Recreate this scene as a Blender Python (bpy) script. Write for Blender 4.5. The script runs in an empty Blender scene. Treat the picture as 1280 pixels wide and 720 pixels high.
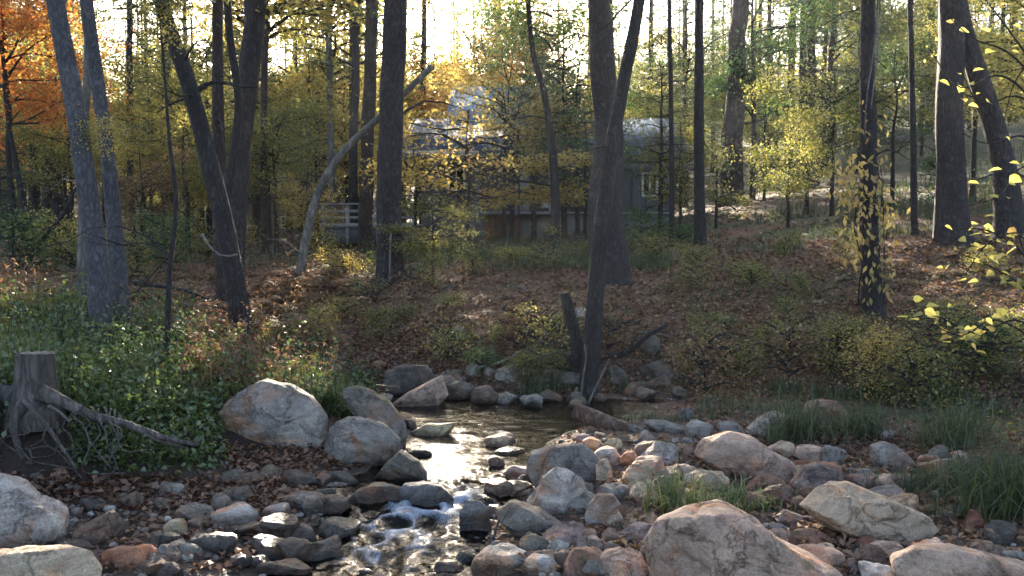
import bpy, bmesh, math, random
import numpy as np
from mathutils import Vector, Matrix

# ------------------------------------------------------------------ scene, camera, light
C = bpy.context.scene
COL = C.collection
PI = math.pi
CAMZ, F, PITCH = 1.6, 1066.7, math.atan(60 / 1066.7)
cam = bpy.data.cameras.new('camera')
camo = bpy.data.objects.new('camera', cam)
COL.objects.link(camo)
cam.sensor_width = 36.0
cam.lens = F / 1280 * 36.0
cam.clip_start, cam.clip_end = 0.05, 2000
camo.location = (0, 0, CAMZ)
camo.rotation_euler = (PI / 2 - PITCH, 0, 0)
C.camera = camo

SUN_AZ, SUN_EL = math.radians(-5.5), math.radians(17.5)      # azimuth from +Y towards +X
S = np.array([math.sin(SUN_AZ) * math.cos(SUN_EL), math.cos(SUN_AZ) * math.cos(SUN_EL), math.sin(SUN_EL)])
W = bpy.data.worlds.new('World')
C.world = W
W.use_nodes = True
wn = W.node_tree.nodes
sky = wn.new('ShaderNodeTexSky')
sky.sky_type = 'NISHITA'
sky.sun_disc = False
sky.sun_elevation = SUN_EL
sky.sun_rotation = SUN_AZ
sky.air_density, sky.dust_density, sky.ozone_density = 0.8, 2.5, 0.5
wn['Background'].inputs['Strength'].default_value = 0.065
W.node_tree.links.new(sky.outputs['Color'], wn['Background'].inputs['Color'])
sl = bpy.data.lights.new('sun', 'SUN')
sl.energy, sl.angle, sl.color = 5.0, math.radians(0.5), (1.0, 0.88, 0.70)
so = bpy.data.objects.new('sun', sl)
COL.objects.link(so)
so.rotation_euler = Vector(S).to_track_quat('Z', 'Y').to_euler()
C.view_settings.view_transform = 'Standard'
C.view_settings.look = 'None'
C.view_settings.gamma = 1
C.view_settings.use_curve_mapping = False
C.view_settings.exposure = 3.25
C.render.engine = 'CYCLES'
cy = C.cycles
cy.use_denoising = True
cy.max_bounces, cy.diffuse_bounces, cy.glossy_bounces = 6, 4, 2
cy.transmission_bounces, cy.transparent_max_bounces, cy.volume_bounces = 4, 8, 0
cy.caustics_reflective = cy.caustics_refractive = False
cy.sample_clamp_indirect = 4.0
cy.sample_clamp_direct = 40.0

# ------------------------------------------------------------------ picking points
CP, SP = math.cos(PITCH), math.sin(PITCH)
def P(px, py, D):
    """world point seen at photo pixel px,py at depth D along the view axis"""
    a, b = (px - 640) / F * D, (360 - py) / F * D
    return np.array([a, D * CP + b * SP, CAMZ - D * SP + b * CP])

# ------------------------------------------------------------------ noise
def _hash(ix, iy, iz, seed):
    h = (ix * 374761393 + iy * 668265263 + iz * 2147483647 + seed * 974634777) & 0xFFFFFFFF
    h = ((h ^ (h >> 13)) * 1274126177) & 0xFFFFFFFF
    return ((h ^ (h >> 16)) & 0xFFFF) / 65535.0
def vnoise(p, seed=0):
    p = np.asarray(p, float)
    i = np.floor(p).astype(np.int64)
    f = p - i
    f = f * f * (3 - 2 * f)
    r = 0
    for dx in (0, 1):
        wx = f[:, 0] if dx else 1 - f[:, 0]
        for dy in (0, 1):
            wy = f[:, 1] if dy else 1 - f[:, 1]
            for dz in (0, 1):
                wz = f[:, 2] if dz else 1 - f[:, 2]
                r = r + wx * wy * wz * _hash(i[:, 0] + dx, i[:, 1] + dy, i[:, 2] + dz, seed)
    return r * 2 - 1
def fbm(p, octs=4, seed=0, gain=0.5):
    p = np.asarray(p, float)
    a, r, t = 1.0, 0, 0
    for k in range(octs):
        r = r + a * vnoise(p * (2.03 ** k) + 17.3 * k, seed + k)
        t += a
        a *= gain
    return r / t
def xy0(x, y, s=1.0):
    return np.stack([np.asarray(x) * s, np.asarray(y) * s, np.zeros_like(x)], 1)

# ------------------------------------------------------------------ terrain
_pix = [  # photo pixel and depth of ground points
 (0,640,4.9),(270,600,5.4),(0,520,5.1),(150,535,5.45),(270,540,5.9),(230,470,6.5),(60,440,6.5),(0,380,8),(130,425,7.5),(300,430,8.5),
 (400,500,7.0),(430,485,8),(300,415,9.4),(370,462,8.5),(400,405,11),(200,380,11),(150,350,14),(350,345,15),(50,330,16),(0,300,25),
 (300,310,25),(470,500,8.5),(560,505,8.5),(650,511,8.3),(560,430,9.7),(500,385,11.5),(490,350,13.5),(560,330,16),(640,312,20),(700,300,23),
 (760,350,12.5),(735,487,8.6),(700,380,11),(650,440,9.3),(830,420,10),(830,480,8.8),(950,330,13),(1000,420,10),(1000,485,8.7),(1090,375,11),
 (1200,330,12),(1270,420,9.3),(1200,500,8),(1280,520,7.3),(1270,280,15),(1180,290,15),(1100,250,22),(950,255,25),(850,282,25),(1150,172,38),(1290,150,40),(1000,222,38),(1210,172,34),
 (1280,190,30),(1000,200,45),(800,268,40),(500,290,35),(200,290,40),(120,655,4.75),(220,640,4.95),(320,625,5.15),(420,618,5.2)]
_ctl = [P(*q) for q in _pix]
_ctl += [np.array(q, float) for q in [
 # stream bed
 (-.60,2.6,-.16),(-.62,3.4,-.16),(-.62,4.2,-.15),(-.5,4.8,-.14),(-.38,5.4,-.12),(-.30,6.0,-.1),(-.3,6.6,-.12),(-.3,7.2,-.15),(0,7.6,-.16),(.35,7.7,-.14),(-.7,7.6,-.15),(-.6,8.1,-.02),(.2,8.15,-.04),
 (-1.0,4.2,-.10),(-.95,4.9,-.08),(-1.3,4.1,.0),(-1.5,4.6,.03),(-1.2,4.95,.02),
 # gravel bars
 (-2.0,4.0,.06),(-2.4,3.4,.08),(-1.6,3.4,.04),(-2.6,4.3,.07),(-.05,4.2,.03),(.15,4.8,.07),(.15,5.4,.09),(.25,6.2,.09),(.5,6.9,.07),(.9,5.0,.13),(1.0,6.5,.10),
 (1.6,5.2,.12),(2.2,5.6,.12),(2.6,5.2,.16),(3.0,5.3,.2),(2.5,4.3,.14),(1.4,4.0,.13),(.5,3.9,.10),(1.6,6.6,.12),(2.4,6.6,.14),(.4,3.2,.08),(1.6,3.0,.12),(3.0,3.4,.2),
 (1.0,7.4,.04),(1.7,7.6,.08),(-.85,5.7,.02),(-1.0,6.4,.12),(-.85,7.0,.08),
 # round the frame
 (-3,1,.2),(0,1,0.),(3,1,.2),(-6,3,.9),(-5,5,.9),(-8,8,1.3),(-14,12,1.5),(6,4,.5),(6,8,.6),(10,10,1.6),(14,16,3.2),(20,24,5),(-20,25,1.9),(-30,50,2.6),(0,60,4),(30,50,8),(20,70,8),(-20,75,4),
 (0,90,9),(-60,90,9),(60,90,15),(0,115,17),(-40,115,17),(45,115,22),(-90,110,17),(90,110,24),(0,-8,.5),(-12,-4,1.0),(12,-4,1.0)]]
_ctl = np.array(_ctl)
def _phi(d2): return np.sqrt(d2 + 0.5)
_A = _phi(((_ctl[:, None, :2] - _ctl[None, :, :2]) ** 2).sum(-1))
_n = len(_ctl)
_M = np.zeros((_n + 1, _n + 1)); _M[:_n, :_n] = _A - np.eye(_n) * 0.05; _M[_n, :_n] = _M[:_n, _n] = 1
_wt = np.linalg.solve(_M, np.append(_ctl[:, 2], 0))
def H(x, y):
    x, y = np.atleast_1d(np.asarray(x, float)), np.atleast_1d(np.asarray(y, float))
    out = np.empty(len(x))
    for a in range(0, len(x), 20000):
        xs, ys = x[a:a + 20000], y[a:a + 20000]
        d2 = (xs[:, None] - _ctl[None, :, 0]) ** 2 + (ys[:, None] - _ctl[None, :, 1]) ** 2
        out[a:a + 20000] = _phi(d2) @ _wt[:_n] + _wt[_n]
    r = np.hypot(x, y)
    k = np.clip((r - 115) / 60, 0, 1)
    out = out * (1 - k) + k * 17
    am = np.clip((y - 7.8) / 3, 0, 1)
    out += fbm(xy0(x, y, 1.3), 3, 5) * (0.015 + 0.10 * am) + fbm(xy0(x, y, 6), 2, 9) * (0.012 + 0.03 * am)
    return out
def _tab(x0, x1, y0, y1, st):
    a, b = np.arange(x0, x1, st), np.arange(y0, y1, st); A, B = np.meshgrid(a, b)
    return (x0, y0, st, H(A.ravel(), B.ravel()).reshape(A.shape))
_T1, _T2 = _tab(-9, 9, 2, 15, .06), _tab(-60, 60, 0, 100, .4)
def HF(x, y):
    out = np.empty(len(x)); near = (np.abs(x) < 8.9) & (y > 2.1) & (y < 14.8)
    for m, (x0, y0, st, T) in ((near, _T1), (~near, _T2)):
        u = np.clip((x[m] - x0) / st, 0, T.shape[1] - 1.01); v = np.clip((y[m] - y0) / st, 0, T.shape[0] - 1.01)
        i, j = u.astype(int), v.astype(int); f, g = u - i, v - j
        out[m] = (T[j, i] * (1 - f) + T[j, i + 1] * f) * (1 - g) + (T[j + 1, i] * (1 - f) + T[j + 1, i + 1] * f) * g
    return out
def H1(x, y): return float(H([x], [y])[0])
def Wlev(y):
    """water level: a pool above, a small drop, a riffle below"""
    t = np.clip((np.asarray(y, float) - 4.6) / 0.9, 0, 1)
    return -0.035 + 0.075 * t * t * (3 - 2 * t)
_ts = np.concatenate([np.arange(2, 16, .02), np.arange(16, 140, .2)])
def G(px, py):
    """ground (or water) point seen at a photo pixel -> (x, y, z, depth)"""
    d = P(px, py, 1.0) - np.array([0, 0, CAMZ])
    q = d[None, :] * _ts[:, None]
    z = CAMZ + q[:, 2]
    g = np.maximum(HF(q[:, 0], q[:, 1]), np.where((q[:, 1] < 8.6) & (q[:, 1] > 2), Wlev(q[:, 1]), -9))
    i = np.argmax(z < g) if (z < g).any() else len(_ts) - 1
    return q[i, 0], q[i, 1], max(g[i], z[i]) if (z < g).any() else g[i], _ts[i]

# ------------------------------------------------------------------ sun shafts between the crowns
SU = np.cross(S, [0, 0, 1.0]); SU /= np.linalg.norm(SU)
SV = np.cross(SU, S)
GAPS = []
def gap(px, py, ru, rv, z=None):
    x, y, zz, D = G(px, py)
    q = np.array([x, y, zz if z is None else zz + z])
    GAPS.append((q @ SU, q @ SV, ru * 1.5, rv * 1.55, q @ S))
for g in [(570,580,.40,.15),(600,610,.32,.12),(545,560,.30,.1),(580,560,.34,.12),(545,541,.2,.06),(560,600,.34,.12),
          (240,470,.3,.4,.3),(255,430,.3,.3,.3),(178,470,.22,.35,.3),(30,440,.35,.4,.3),(75,480,.3,.3,.2),(350,465,.4,.3,.3),(345,430,.3,.2,.3),(190,520,.25,.2,.2),(240,540,.3,.2,.1),(325,495,.3,.12,.4),(60,430,.85,.26,.3),(200,450,.9,.28,.35),(20,400,.8,.2,.5),(290,450,.5,.2,.4),(330,475,.4,.16,.4),(150,500,.45,.16,.3),(220,520,.4,.14,.2),(350,490,.3,.12,.7),
          (40,630,.35,.12,.25),(60,695,.42,.10,.15),(215,655,.16,.05,.1),(155,690,.14,.05,.15),(25,600,.2,.06,.4),
          (750,560,.35,.09,.1),(810,580,.3,.08,.1),(790,545,.2,.06,.1),(920,570,.35,.10,.2),(690,585,.2,.07,.15),(930,680,.4,.1,.3),(1180,695,.3,.08,.15),
          (345,350,.5,.25,.3),(620,335,.8,.2,.1),(560,345,.6,.15,.1),(700,340,.6,.12,.1),(1150,230,1.2,.35,.2),(1200,280,.8,.2,.2),(840,330,.6,.12,.0),
          (130,520,.4,.14,.3),(100,470,.5,.2,.3),(260,480,.4,.16,.3),(480,340,.7,.15,.1),(650,365,.6,.1,.1),(1000,640,.3,.08,.1),(870,600,.3,.08,.1),(520,290,1.0,.25,.3),(320,300,1.4,.4,.5),(80,260,1.4,.5,.8)]:
    gap(*g)
for px, py in ((1190,322),(1230,300),(1180,392),(1220,412),(1140,390),(1260,320),(1205,345),(1262,270),(1200,165),(1250,190),(1195,75),(1230,130),(1240,30),(1270,90),(1270,290),(1160,62),(1175,205)):
    q = P(px, py, 5.6); GAPS.append((q @ SU, q @ SV, .22, .2, q @ S))
for px, py, D, a, b in ((30,60,24,1.6,1.4),(60,140,24,1.2,.9),(560,60,36,1.2,1.0),(585,215,18,1.3,.8),(75,235,30,1.5,1.2),(390,255,17,1.0,.7),(1220,90,14,1.2,1.0),(1010,110,30,1.6,1.5),(240,150,20,1.0,.8),(850,130,24,1.2,1.0)):
    q = P(px, py, D); GAPS.append((q @ SU, q @ SV, a, b, q @ S))
def place_gap(p, ru, rv):
    p = np.asarray(p, float)
    GAPS.append((p @ SU, p @ SV, ru, rv, p @ S))
def water_gap(p):
    """the one wide opening through which the sun reaches the pool"""
    u, v, s = p @ SU, p @ SV, p @ S
    m = np.zeros(len(p), bool)
    for px, py, a, b in ((575, 578, .42, .16), (605, 612, .36, .13), (560, 558, .3, .1)):
        x, y, z, D = WG[(px, py)]
        q = np.array([x, y, z]); m |= (((u - q @ SU) / a) ** 2 + ((v - q @ SV) / b) ** 2 < 1) & (s > q @ S + .8)
    return m
WG = {(a, b): G(a, b) for a, b in ((575, 578), (605, 612), (560, 558))}
def in_gap(p):
    u, v, s = p @ SU, p @ SV, p @ S
    n = fbm(np.stack([u * 2.2, v * 3.2, u * 0], 1), 3, 77) * 0.75
    m = np.zeros(len(p), bool)
    for (gu, gv, ru, rv, gs) in GAPS:
        m |= (((u - gu) / ru) ** 2 + ((v - gv) / rv) ** 2 < np.maximum(.45, 1 + n * 1.1)) & (s > gs + 1.2)
    return m

# ------------------------------------------------------------------ objects, tags
def link(o, parent=None):
    COL.objects.link(o)
    if parent is not None: o.parent = parent
    return o
def tag(o, label=None, cat=None, group=None, kind=None):
    for k, v in (('label', label), ('category', cat), ('group', group), ('kind', kind)):
        if v: o[k] = v
    return o
def empty(name, loc, label, cat, group=None, rz=0.0):
    o = bpy.data.objects.new(name, None)
    o.empty_display_size = 0.2
    o.location = loc; o.rotation_euler = (0, 0, rz)
    link(o)
    return tag(o, label, cat, group)
def mesh_np(name, V, Fc, mat=None, rnd=None, col=None, smooth=False):
    V, Fc = np.ascontiguousarray(V, np.float32), np.ascontiguousarray(Fc, np.int32)
    me = bpy.data.meshes.new(name)
    n, (m, k) = len(V), Fc.shape
    me.vertices.add(n); me.vertices.foreach_set('co', V.ravel())
    me.loops.add(m * k); me.loops.foreach_set('vertex_index', Fc.ravel())
    me.polygons.add(m); me.polygons.foreach_set('loop_start', np.arange(m, dtype=np.int32) * k)
    if smooth: me.polygons.foreach_set('use_smooth', np.ones(m, bool))
    if rnd is not None:
        me.attributes.new('rnd', 'FLOAT', 'POINT').data.foreach_set('value', np.ascontiguousarray(rnd, np.float32))
    if col is not None:
        c4 = np.ones((n, 4), np.float32); c4[:, :3] = col
        me.attributes.new('tint', 'FLOAT_COLOR', 'POINT').data.foreach_set('color', c4.ravel())
    me.update(calc_edges=True)
    if mat: me.materials.append(mat)
    return me
def obj_me(name, me, parent=None, loc=None, rot=None, scale=None):
    o = bpy.data.objects.new(name, me)
    if loc is not None: o.location = loc
    if rot is not None: o.rotation_euler = rot
    if scale is not None: o.scale = scale
    return link(o, parent)
class MB:
    """quads collected into one mesh"""
    def __init__(s): s.V, s.F, s.n = [], [], 0
    def add(s, V, Fq):
        s.V.append(np.asarray(V, float)); s.F.append(np.asarray(Fq, int) + s.n); s.n += len(V)
    def tube(s, pts, rad, seg=8, rough=0.0, seed=0, cap=True):
        pts = np.asarray(pts, float); rad = np.asarray(rad, float)
        m = len(pts)
        T = np.gradient(pts, axis=0)
        T /= np.linalg.norm(T, axis=1)[:, None] + 1e-9
        ref = np.array([0, 1.0, 0.1]) if abs(T[0, 2]) > .7 else np.array([0, 0, 1.0])
        a = np.linspace(0, 2 * PI, seg, endpoint=False)
        A = np.cross(T, ref); A /= np.linalg.norm(A, axis=1)[:, None] + 1e-9
        B = np.cross(T, A)
        ring = A[:, None, :] * np.cos(a)[None, :, None] + B[:, None, :] * np.sin(a)[None, :, None]
        r = np.repeat(rad[:, None], seg, 1)
        if rough:
            L = np.concatenate([[0], np.cumsum(np.linalg.norm(np.diff(pts, axis=0), axis=1))])
            q = np.stack([np.cos(a)[None, :] * 2.6 + L[:, None] * 0, np.sin(a)[None, :] * 2.6 + L[:, None] * 0, np.repeat(L[:, None] * 1.6, seg, 1)], -1)
            nz = fbm(q.reshape(-1, 3), 3, seed).reshape(m, seg)
            r = r * (1 + rough * nz)
        V = pts[:, None, :] + ring * r[:, :, None]
        i = np.arange(m - 1)[:, None] * seg; j = np.arange(seg)[None, :]; j2 = (j + 1) % seg
        Fq = np.stack([i + j, i + j2, i + seg + j2, i + seg + j], -1).reshape(-1, 4)
        V = V.reshape(-1, 3)
        if cap:
            c = len(V); V = np.vstack([V, pts[:1], pts[-1:]])
            jj = np.arange(seg); k2 = (jj + 1) % seg; e = (m - 1) * seg
            # triangles written as quads round the centre
            st = np.arange(0, seg - 1, 2)
            Fq = np.vstack([Fq, np.stack([np.full(len(st), c), (st + 2) % seg, (st + 1) % seg, st], 1),
                            np.stack([np.full(len(st), c + 1), e + st, e + (st + 1) % seg, e + (st + 2) % seg], 1)])
        s.add(V, Fq)
    def box(s, lo, hi, M=None):
        (x0, y0, z0), (x1, y1, z1) = lo, hi
        V = np.array([(x0,y0,z0),(x1,y0,z0),(x1,y1,z0),(x0,y1,z0),(x0,y0,z1),(x1,y0,z1),(x1,y1,z1),(x0,y1,z1)], float)
        if M is not None: V = (np.asarray(M)[:3, :3] @ V.T).T + np.asarray(M)[:3, 3]
        s.add(V, [(0,3,2,1),(4,5,6,7),(0,1,5,4),(1,2,6,5),(2,3,7,6),(3,0,4,7)])
    def mesh(s, name, mat, smooth=False, rnd=None):
        return mesh_np(name, np.vstack(s.V), np.vstack(s.F), mat, smooth=smooth, rnd=rnd)
    def build(s, name, mat, parent=None, smooth=False, loc=None):
        return obj_me(name, s.mesh(name, mat, smooth), parent, loc)

# ------------------------------------------------------------------ materials
def new_mat(name):
    m = bpy.data.materials.new(name); m.use_nodes = True
    n, l = m.node_tree.nodes, m.node_tree.links
    return m, n, l, n['Principled BSDF'], n['Material Output']
def ramp(n, stops, interp='LINEAR'):
    r = n.new('ShaderNodeValToRGB'); r.color_ramp.interpolation = interp
    e = r.color_ramp.elements
    while len(e) < len(stops): e.new(0.5)
    for k, (p, c) in zip(e, stops): k.position = p; k.color = (*c, 1) if len(c) == 3 else c
    return r
def noise_node(n, l, scale, detail=4, rough=.55, vec=None, dist=0.0):
    t = n.new('ShaderNodeTexNoise'); t.inputs['Scale'].default_value = scale
    t.inputs['Detail'].default_value = detail; t.inputs['Roughness'].default_value = rough; t.inputs['Distortion'].default_value = dist
    if vec: l.new(vec, t.inputs['Vector'])
    return t
def mix(n, l, a, b, fac, mode='MIX'):
    x = n.new('ShaderNodeMix'); x.data_type = 'RGBA'; x.blend_type = mode
    for sock, v in ((x.inputs[6], a), (x.inputs[7], b), (x.inputs[0], fac)):
        if hasattr(v, 'links'): l.new(v, sock)
        elif isinstance(v, (int, float)): sock.default_value = v
        else: sock.default_value = (*v, 1)
    return x.outputs[2]
def bump(n, l, h, strength, dist, prev=None):
    b = n.new('ShaderNodeBump'); b.inputs['Strength'].default_value = strength; b.inputs['Distance'].default_value = dist
    l.new(h, b.inputs['Height'])
    if prev: l.new(prev, b.inputs['Normal'])
    return b.outputs['Normal']
def mapping(n, l, scale, coord='Object'):
    t = n.new('ShaderNodeTexCoord'); mp = n.new('ShaderNodeMapping'); mp.inputs['Scale'].default_value = scale
    l.new(t.outputs[coord], mp.inputs['Vector'])
    return mp.outputs['Vector']

def leaf_mat(name, stops, trans=0.5, tint=None, rough=.5, gl=.05):
    m, n, l, b, out = new_mat(name)
    a = n.new('ShaderNodeAttribute'); a.attribute_name = 'rnd'
    r = ramp(n, stops); l.new(a.outputs['Fac'], r.inputs[0])
    oi = n.new('ShaderNodeObjectInfo')
    hs = n.new('ShaderNodeHueSaturation')
    mr = n.new('ShaderNodeMapRange'); mr.inputs['To Min'].default_value = .485; mr.inputs['To Max'].default_value = .515
    l.new(oi.outputs['Random'], mr.inputs['Value']); l.new(mr.outputs[0], hs.inputs['Hue']); l.new(r.outputs[0], hs.inputs['Color'])
    d = n.new('ShaderNodeBsdfDiffuse'); t = n.new('ShaderNodeBsdfTranslucent'); g = n.new('ShaderNodeBsdfGlossy')
    g.inputs['Roughness'].default_value = rough
    l.new(hs.outputs[0], d.inputs['Color'])
    tc = mix(n, l, hs.outputs[0], (1.15, 1.1, .85), 1.0, 'MULTIPLY'); l.new(tc, t.inputs['Color'])
    x = n.new('ShaderNodeMixShader'); x.inputs[0].default_value = trans
    l.new(d.outputs[0], x.inputs[1]); l.new(t.outputs[0], x.inputs[2])
    y = n.new('ShaderNodeMixShader'); y.inputs[0].default_value = gl
    l.new(x.outputs[0], y.inputs[1]); l.new(g.outputs[0], y.inputs[2])
    l.new(y.outputs[0], out.inputs['Surface'])
    return m
LEAF = {
 'pine': leaf_mat('pine_needles', [(0,(.055,.08,.042)),(.5,(.11,.145,.068)),(.85,(.17,.20,.088)),(1,(.28,.24,.10))], .55),
 'darkpine': leaf_mat('dark_pine_needles', [(0,(.035,.058,.044)),(.6,(.06,.092,.062)),(1,(.10,.13,.08))], .45),
 'gold': leaf_mat('gold_leaves', [(0,(.20,.175,.05)),(.4,(.40,.33,.09)),(.8,(.58,.49,.15)),(1,(.33,.20,.07))], .66),
 'orange': leaf_mat('orange_leaves', [(0,(.35,.12,.03)),(.4,(.55,.21,.05)),(.75,(.62,.33,.08)),(1,(.60,.45,.10))], .55),
 'olive': leaf_mat('olive_leaves', [(0,(.09,.105,.04)),(.5,(.19,.20,.06)),(.85,(.32,.29,.085)),(1,(.44,.34,.10))], .62),
 'green': leaf_mat('green_leaves', [(0,(.04,.085,.03)),(.5,(.075,.14,.045)),(.9,(.13,.20,.06)),(1,(.25,.25,.07))], .55),
 'yellow': leaf_mat('yellow_leaves', [(0,(.16,.18,.06)),(.35,(.38,.36,.11)),(.68,(.57,.50,.17)),(.88,(.50,.36,.12)),(1,(.28,.18,.08))], .66),
 'rust': leaf_mat('dry_fern', [(0,(.11,.06,.035)),(.5,(.20,.115,.06)),(1,(.34,.23,.12))], .45),
 'litter': leaf_mat('leaf_litter', [(0,(.09,.048,.032)),(.35,(.18,.092,.054)),(.7,(.28,.16,.09)),(.9,(.40,.26,.14)),(1,(.54,.37,.12))], .2),
 'grass': leaf_mat('grass_blades', [(0,(.03,.05,.02)),(.5,(.055,.085,.034)),(.85,(.10,.125,.05)),(1,(.26,.21,.11))], .4),
 'bank': leaf_mat('bank_leaves', [(0,(.065,.10,.03)),(.5,(.12,.17,.05)),(.9,(.21,.25,.085)),(1,(.36,.31,.11))], .52, rough=.4, gl=.07),
}
def bark_mat(name, dark, light, sc=(9, 9, 1.6), moss=0.0, bs=.9):
    m, n, l, b, out = new_mat(name)
    v = mapping(n, l, sc)
    nz = noise_node(n, l, 1.6, 5, .6, v, .6)
    vo = n.new('ShaderNodeTexVoronoi'); vo.feature = 'DISTANCE_TO_EDGE'; vo.inputs['Scale'].default_value = 1.5
    w = n.new('ShaderNodeVectorMath'); w.operation = 'ADD'; l.new(v, w.inputs[0])
    s = n.new('ShaderNodeVectorMath'); s.operation = 'SCALE'; s.inputs['Scale'].default_value = 1.4
    l.new(nz.outputs['Color'], s.inputs[0]); l.new(s.outputs[0], w.inputs[1]); l.new(w.outputs[0], vo.inputs['Vector'])
    cr = ramp(n, [(0, tuple(c * .55 for c in dark)), (.12, dark), (.6, light)])
    l.new(vo.outputs['Distance'], cr.inputs[0])
    n2 = noise_node(n, l, 2.2, 6, .7, mapping(n, l, (1, 1, .5)))
    r2 = ramp(n, [(.3, (.6, .6, .62)), (.7, (1.3, 1.25, 1.2))]); l.new(n2.outputs[0], r2.inputs[0])
    c = mix(n, l, cr.outputs[0], r2.outputs[0], 1.0, 'MULTIPLY')
    n3 = noise_node(n, l, 5, 5, .7, mapping(n, l, (1, 1, 1)))
    r3 = ramp(n, [(.56, (0, 0, 0)), (.7, (1, 1, 1))]); l.new(n3.outputs[0], r3.inputs[0])
    mm = n.new('ShaderNodeMath'); mm.operation = 'MULTIPLY'; mm.inputs[1].default_value = .35 + moss; l.new(r3.outputs[0], mm.inputs[0])
    c = mix(n, l, c, tuple(k * 1.5 + .02 for k in light), mm.outputs[0])
    l.new(c, b.inputs['Base Color']); b.inputs['Roughness'].default_value = .9
    h = n.new('ShaderNodeMath'); h.operation = 'MINIMUM'; h.inputs[1].default_value = .35; l.new(vo.outputs['Distance'], h.inputs[0])
    nb = bump(n, l, h.outputs[0], bs, .05)
    nb = bump(n, l, nz.outputs[0], .5, .02, nb)
    l.new(nb, b.inputs['Normal'])
    return m
BARK = {
 'grey': bark_mat('grey_bark', (.075, .071, .077), (.145, .14, .15), (18, 18, 7), .1, .35),
 'pine': bark_mat('pine_bark', (.042, .034, .033), (.088, .070, .066), (14, 14, 4.2)),
 'red': bark_mat('red_pine_bark', (.055, .037, .031), (.115, .077, .060), (14, 14, 4.5)),
 'dark': bark_mat('dark_bark', (.032, .027, .025), (.062, .053, .050), (16, 16, 5)),
 'pale': bark_mat('pale_bark', (.13, .12, .105), (.25, .23, .20), (9, 9, 2.0), .1, .4),
 'log': bark_mat('log_bark', (.11, .065, .045), (.24, .15, .105), (12, 12, 3)),
 'wood': bark_mat('weathered_wood', (.075, .063, .056), (.18, .15, .135), (14, 14, 1.2), .05, .5),
}
def rock_mat():
    m, n, l, b, out = new_mat('river_rock')
    oi = n.new('ShaderNodeObjectInfo')
    tc = n.new('ShaderNodeTexCoord')
    off = n.new('ShaderNodeVectorMath'); off.operation = 'MULTIPLY_ADD'; off.inputs[1].default_value = (1, 1, 1)
    l.new(tc.outputs['Object'], off.inputs[0])
    cmb = n.new('ShaderNodeVectorMath'); cmb.operation = 'SCALE'; cmb.inputs[0].default_value = (31, 17, 53); l.new(oi.outputs['Random'], cmb.inputs['Scale'])
    l.new(cmb.outputs[0], off.inputs[2])
    vec = off.outputs[0]
    n1 = noise_node(n, l, 3.6, 9, .66, vec, .9)
    r1 = ramp(n, [(.30, (.36, .33, .32)), (.42, (.72, .68, .66)), (.55, (1.05, 1.0, .97)), (.70, (1.6, 1.52, 1.42))]); l.new(n1.outputs[0], r1.inputs[0])
    c = mix(n, l, oi.outputs['Color'], r1.outputs[0], 1.0, 'MULTIPLY')
    # mineral stains
    n2 = noise_node(n, l, 2.6, 5, .6, vec, 1.2)
    r2 = ramp(n, [(.52, (0, 0, 0)), (.66, (1, 1, 1))]); l.new(n2.outputs[0], r2.inputs[0])
    st = mix(n, l, c, (1.25, .80, .56), 1.0, 'MULTIPLY')
    c = mix(n, l, c, st, r2.outputs[0])
    # bedding streaks
    mp = n.new('ShaderNodeMapping'); mp.inputs['Scale'].default_value = (2.2, 2.2, 16); mp.inputs['Rotation'].default_value = (.5, .25, .3)
    l.new(vec, mp.inputs['Vector'])
    n4 = noise_node(n, l, 1.0, 4, .6, mp.outputs[0], .8)
    r4 = ramp(n, [(.45, (1, 1, 1)), (.58, (.62, .60, .60)), (.64, (1.1, 1.08, 1.05))]); l.new(n4.outputs[0], r4.inputs[0])
    c = mix(n, l, c, r4.outputs[0], .45, 'MULTIPLY')
    # pale lichen and fine grain
    n3 = noise_node(n, l, 22, 6, .7, vec)
    r3 = ramp(n, [(.60, (0, 0, 0)), (.70, (1, 1, 1))]); l.new(n3.outputs[0], r3.inputs[0])
    mm = n.new('ShaderNodeMath'); mm.operation = 'MULTIPLY'; mm.inputs[1].default_value = .4; l.new(r3.outputs[0], mm.inputs[0])
    c = mix(n, l, c, (.46, .44, .40), mm.outputs[0])
    n5 = noise_node(n, l, 90, 3, .6, vec)
    r5 = ramp(n, [(.35, (.7, .7, .7)), (.65, (1.25, 1.25, 1.25))]); l.new(n5.outputs[0], r5.inputs[0])
    c = mix(n, l, c, r5.outputs[0], .7, 'MULTIPLY')
    # hairline cracks and dark pits
    vo = n.new('ShaderNodeTexVoronoi'); vo.feature = 'DISTANCE_TO_EDGE'; vo.inputs['Scale'].default_value = 2.6
    wv = n.new('ShaderNodeVectorMath'); wv.operation = 'MULTIPLY_ADD'; wv.inputs[1].default_value = (.5, .5, .5)
    l.new(n1.outputs['Color'], wv.inputs[0]); l.new(vec, wv.inputs[2]); l.new(wv.outputs[0], vo.inputs['Vector'])
    rc = ramp(n, [(0, (.30, .27, .25)), (.012, (.55, .52, .5)), (.03, (1, 1, 1))]); l.new(vo.outputs['Distance'], rc.inputs[0])
    c = mix(n, l, c, rc.outputs[0], .7, 'MULTIPLY')
    n6 = noise_node(n, l, 11, 6, .7, vec, .4)
    r6 = ramp(n, [(.36, (.52, .5, .48)), (.46, (1, 1, 1)), (.60, (1, 1, 1)), (.68, (1.3, 1.26, 1.2))]); l.new(n6.outputs[0], r6.inputs[0])
    c = mix(n, l, c, r6.outputs[0], .8, 'MULTIPLY')
    # moss on the tops of some stones
    ge = n.new('ShaderNodeNewGeometry'); sn = n.new('ShaderNodeSeparateXYZ'); l.new(ge.outputs['Normal'], sn.inputs[0])
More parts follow.
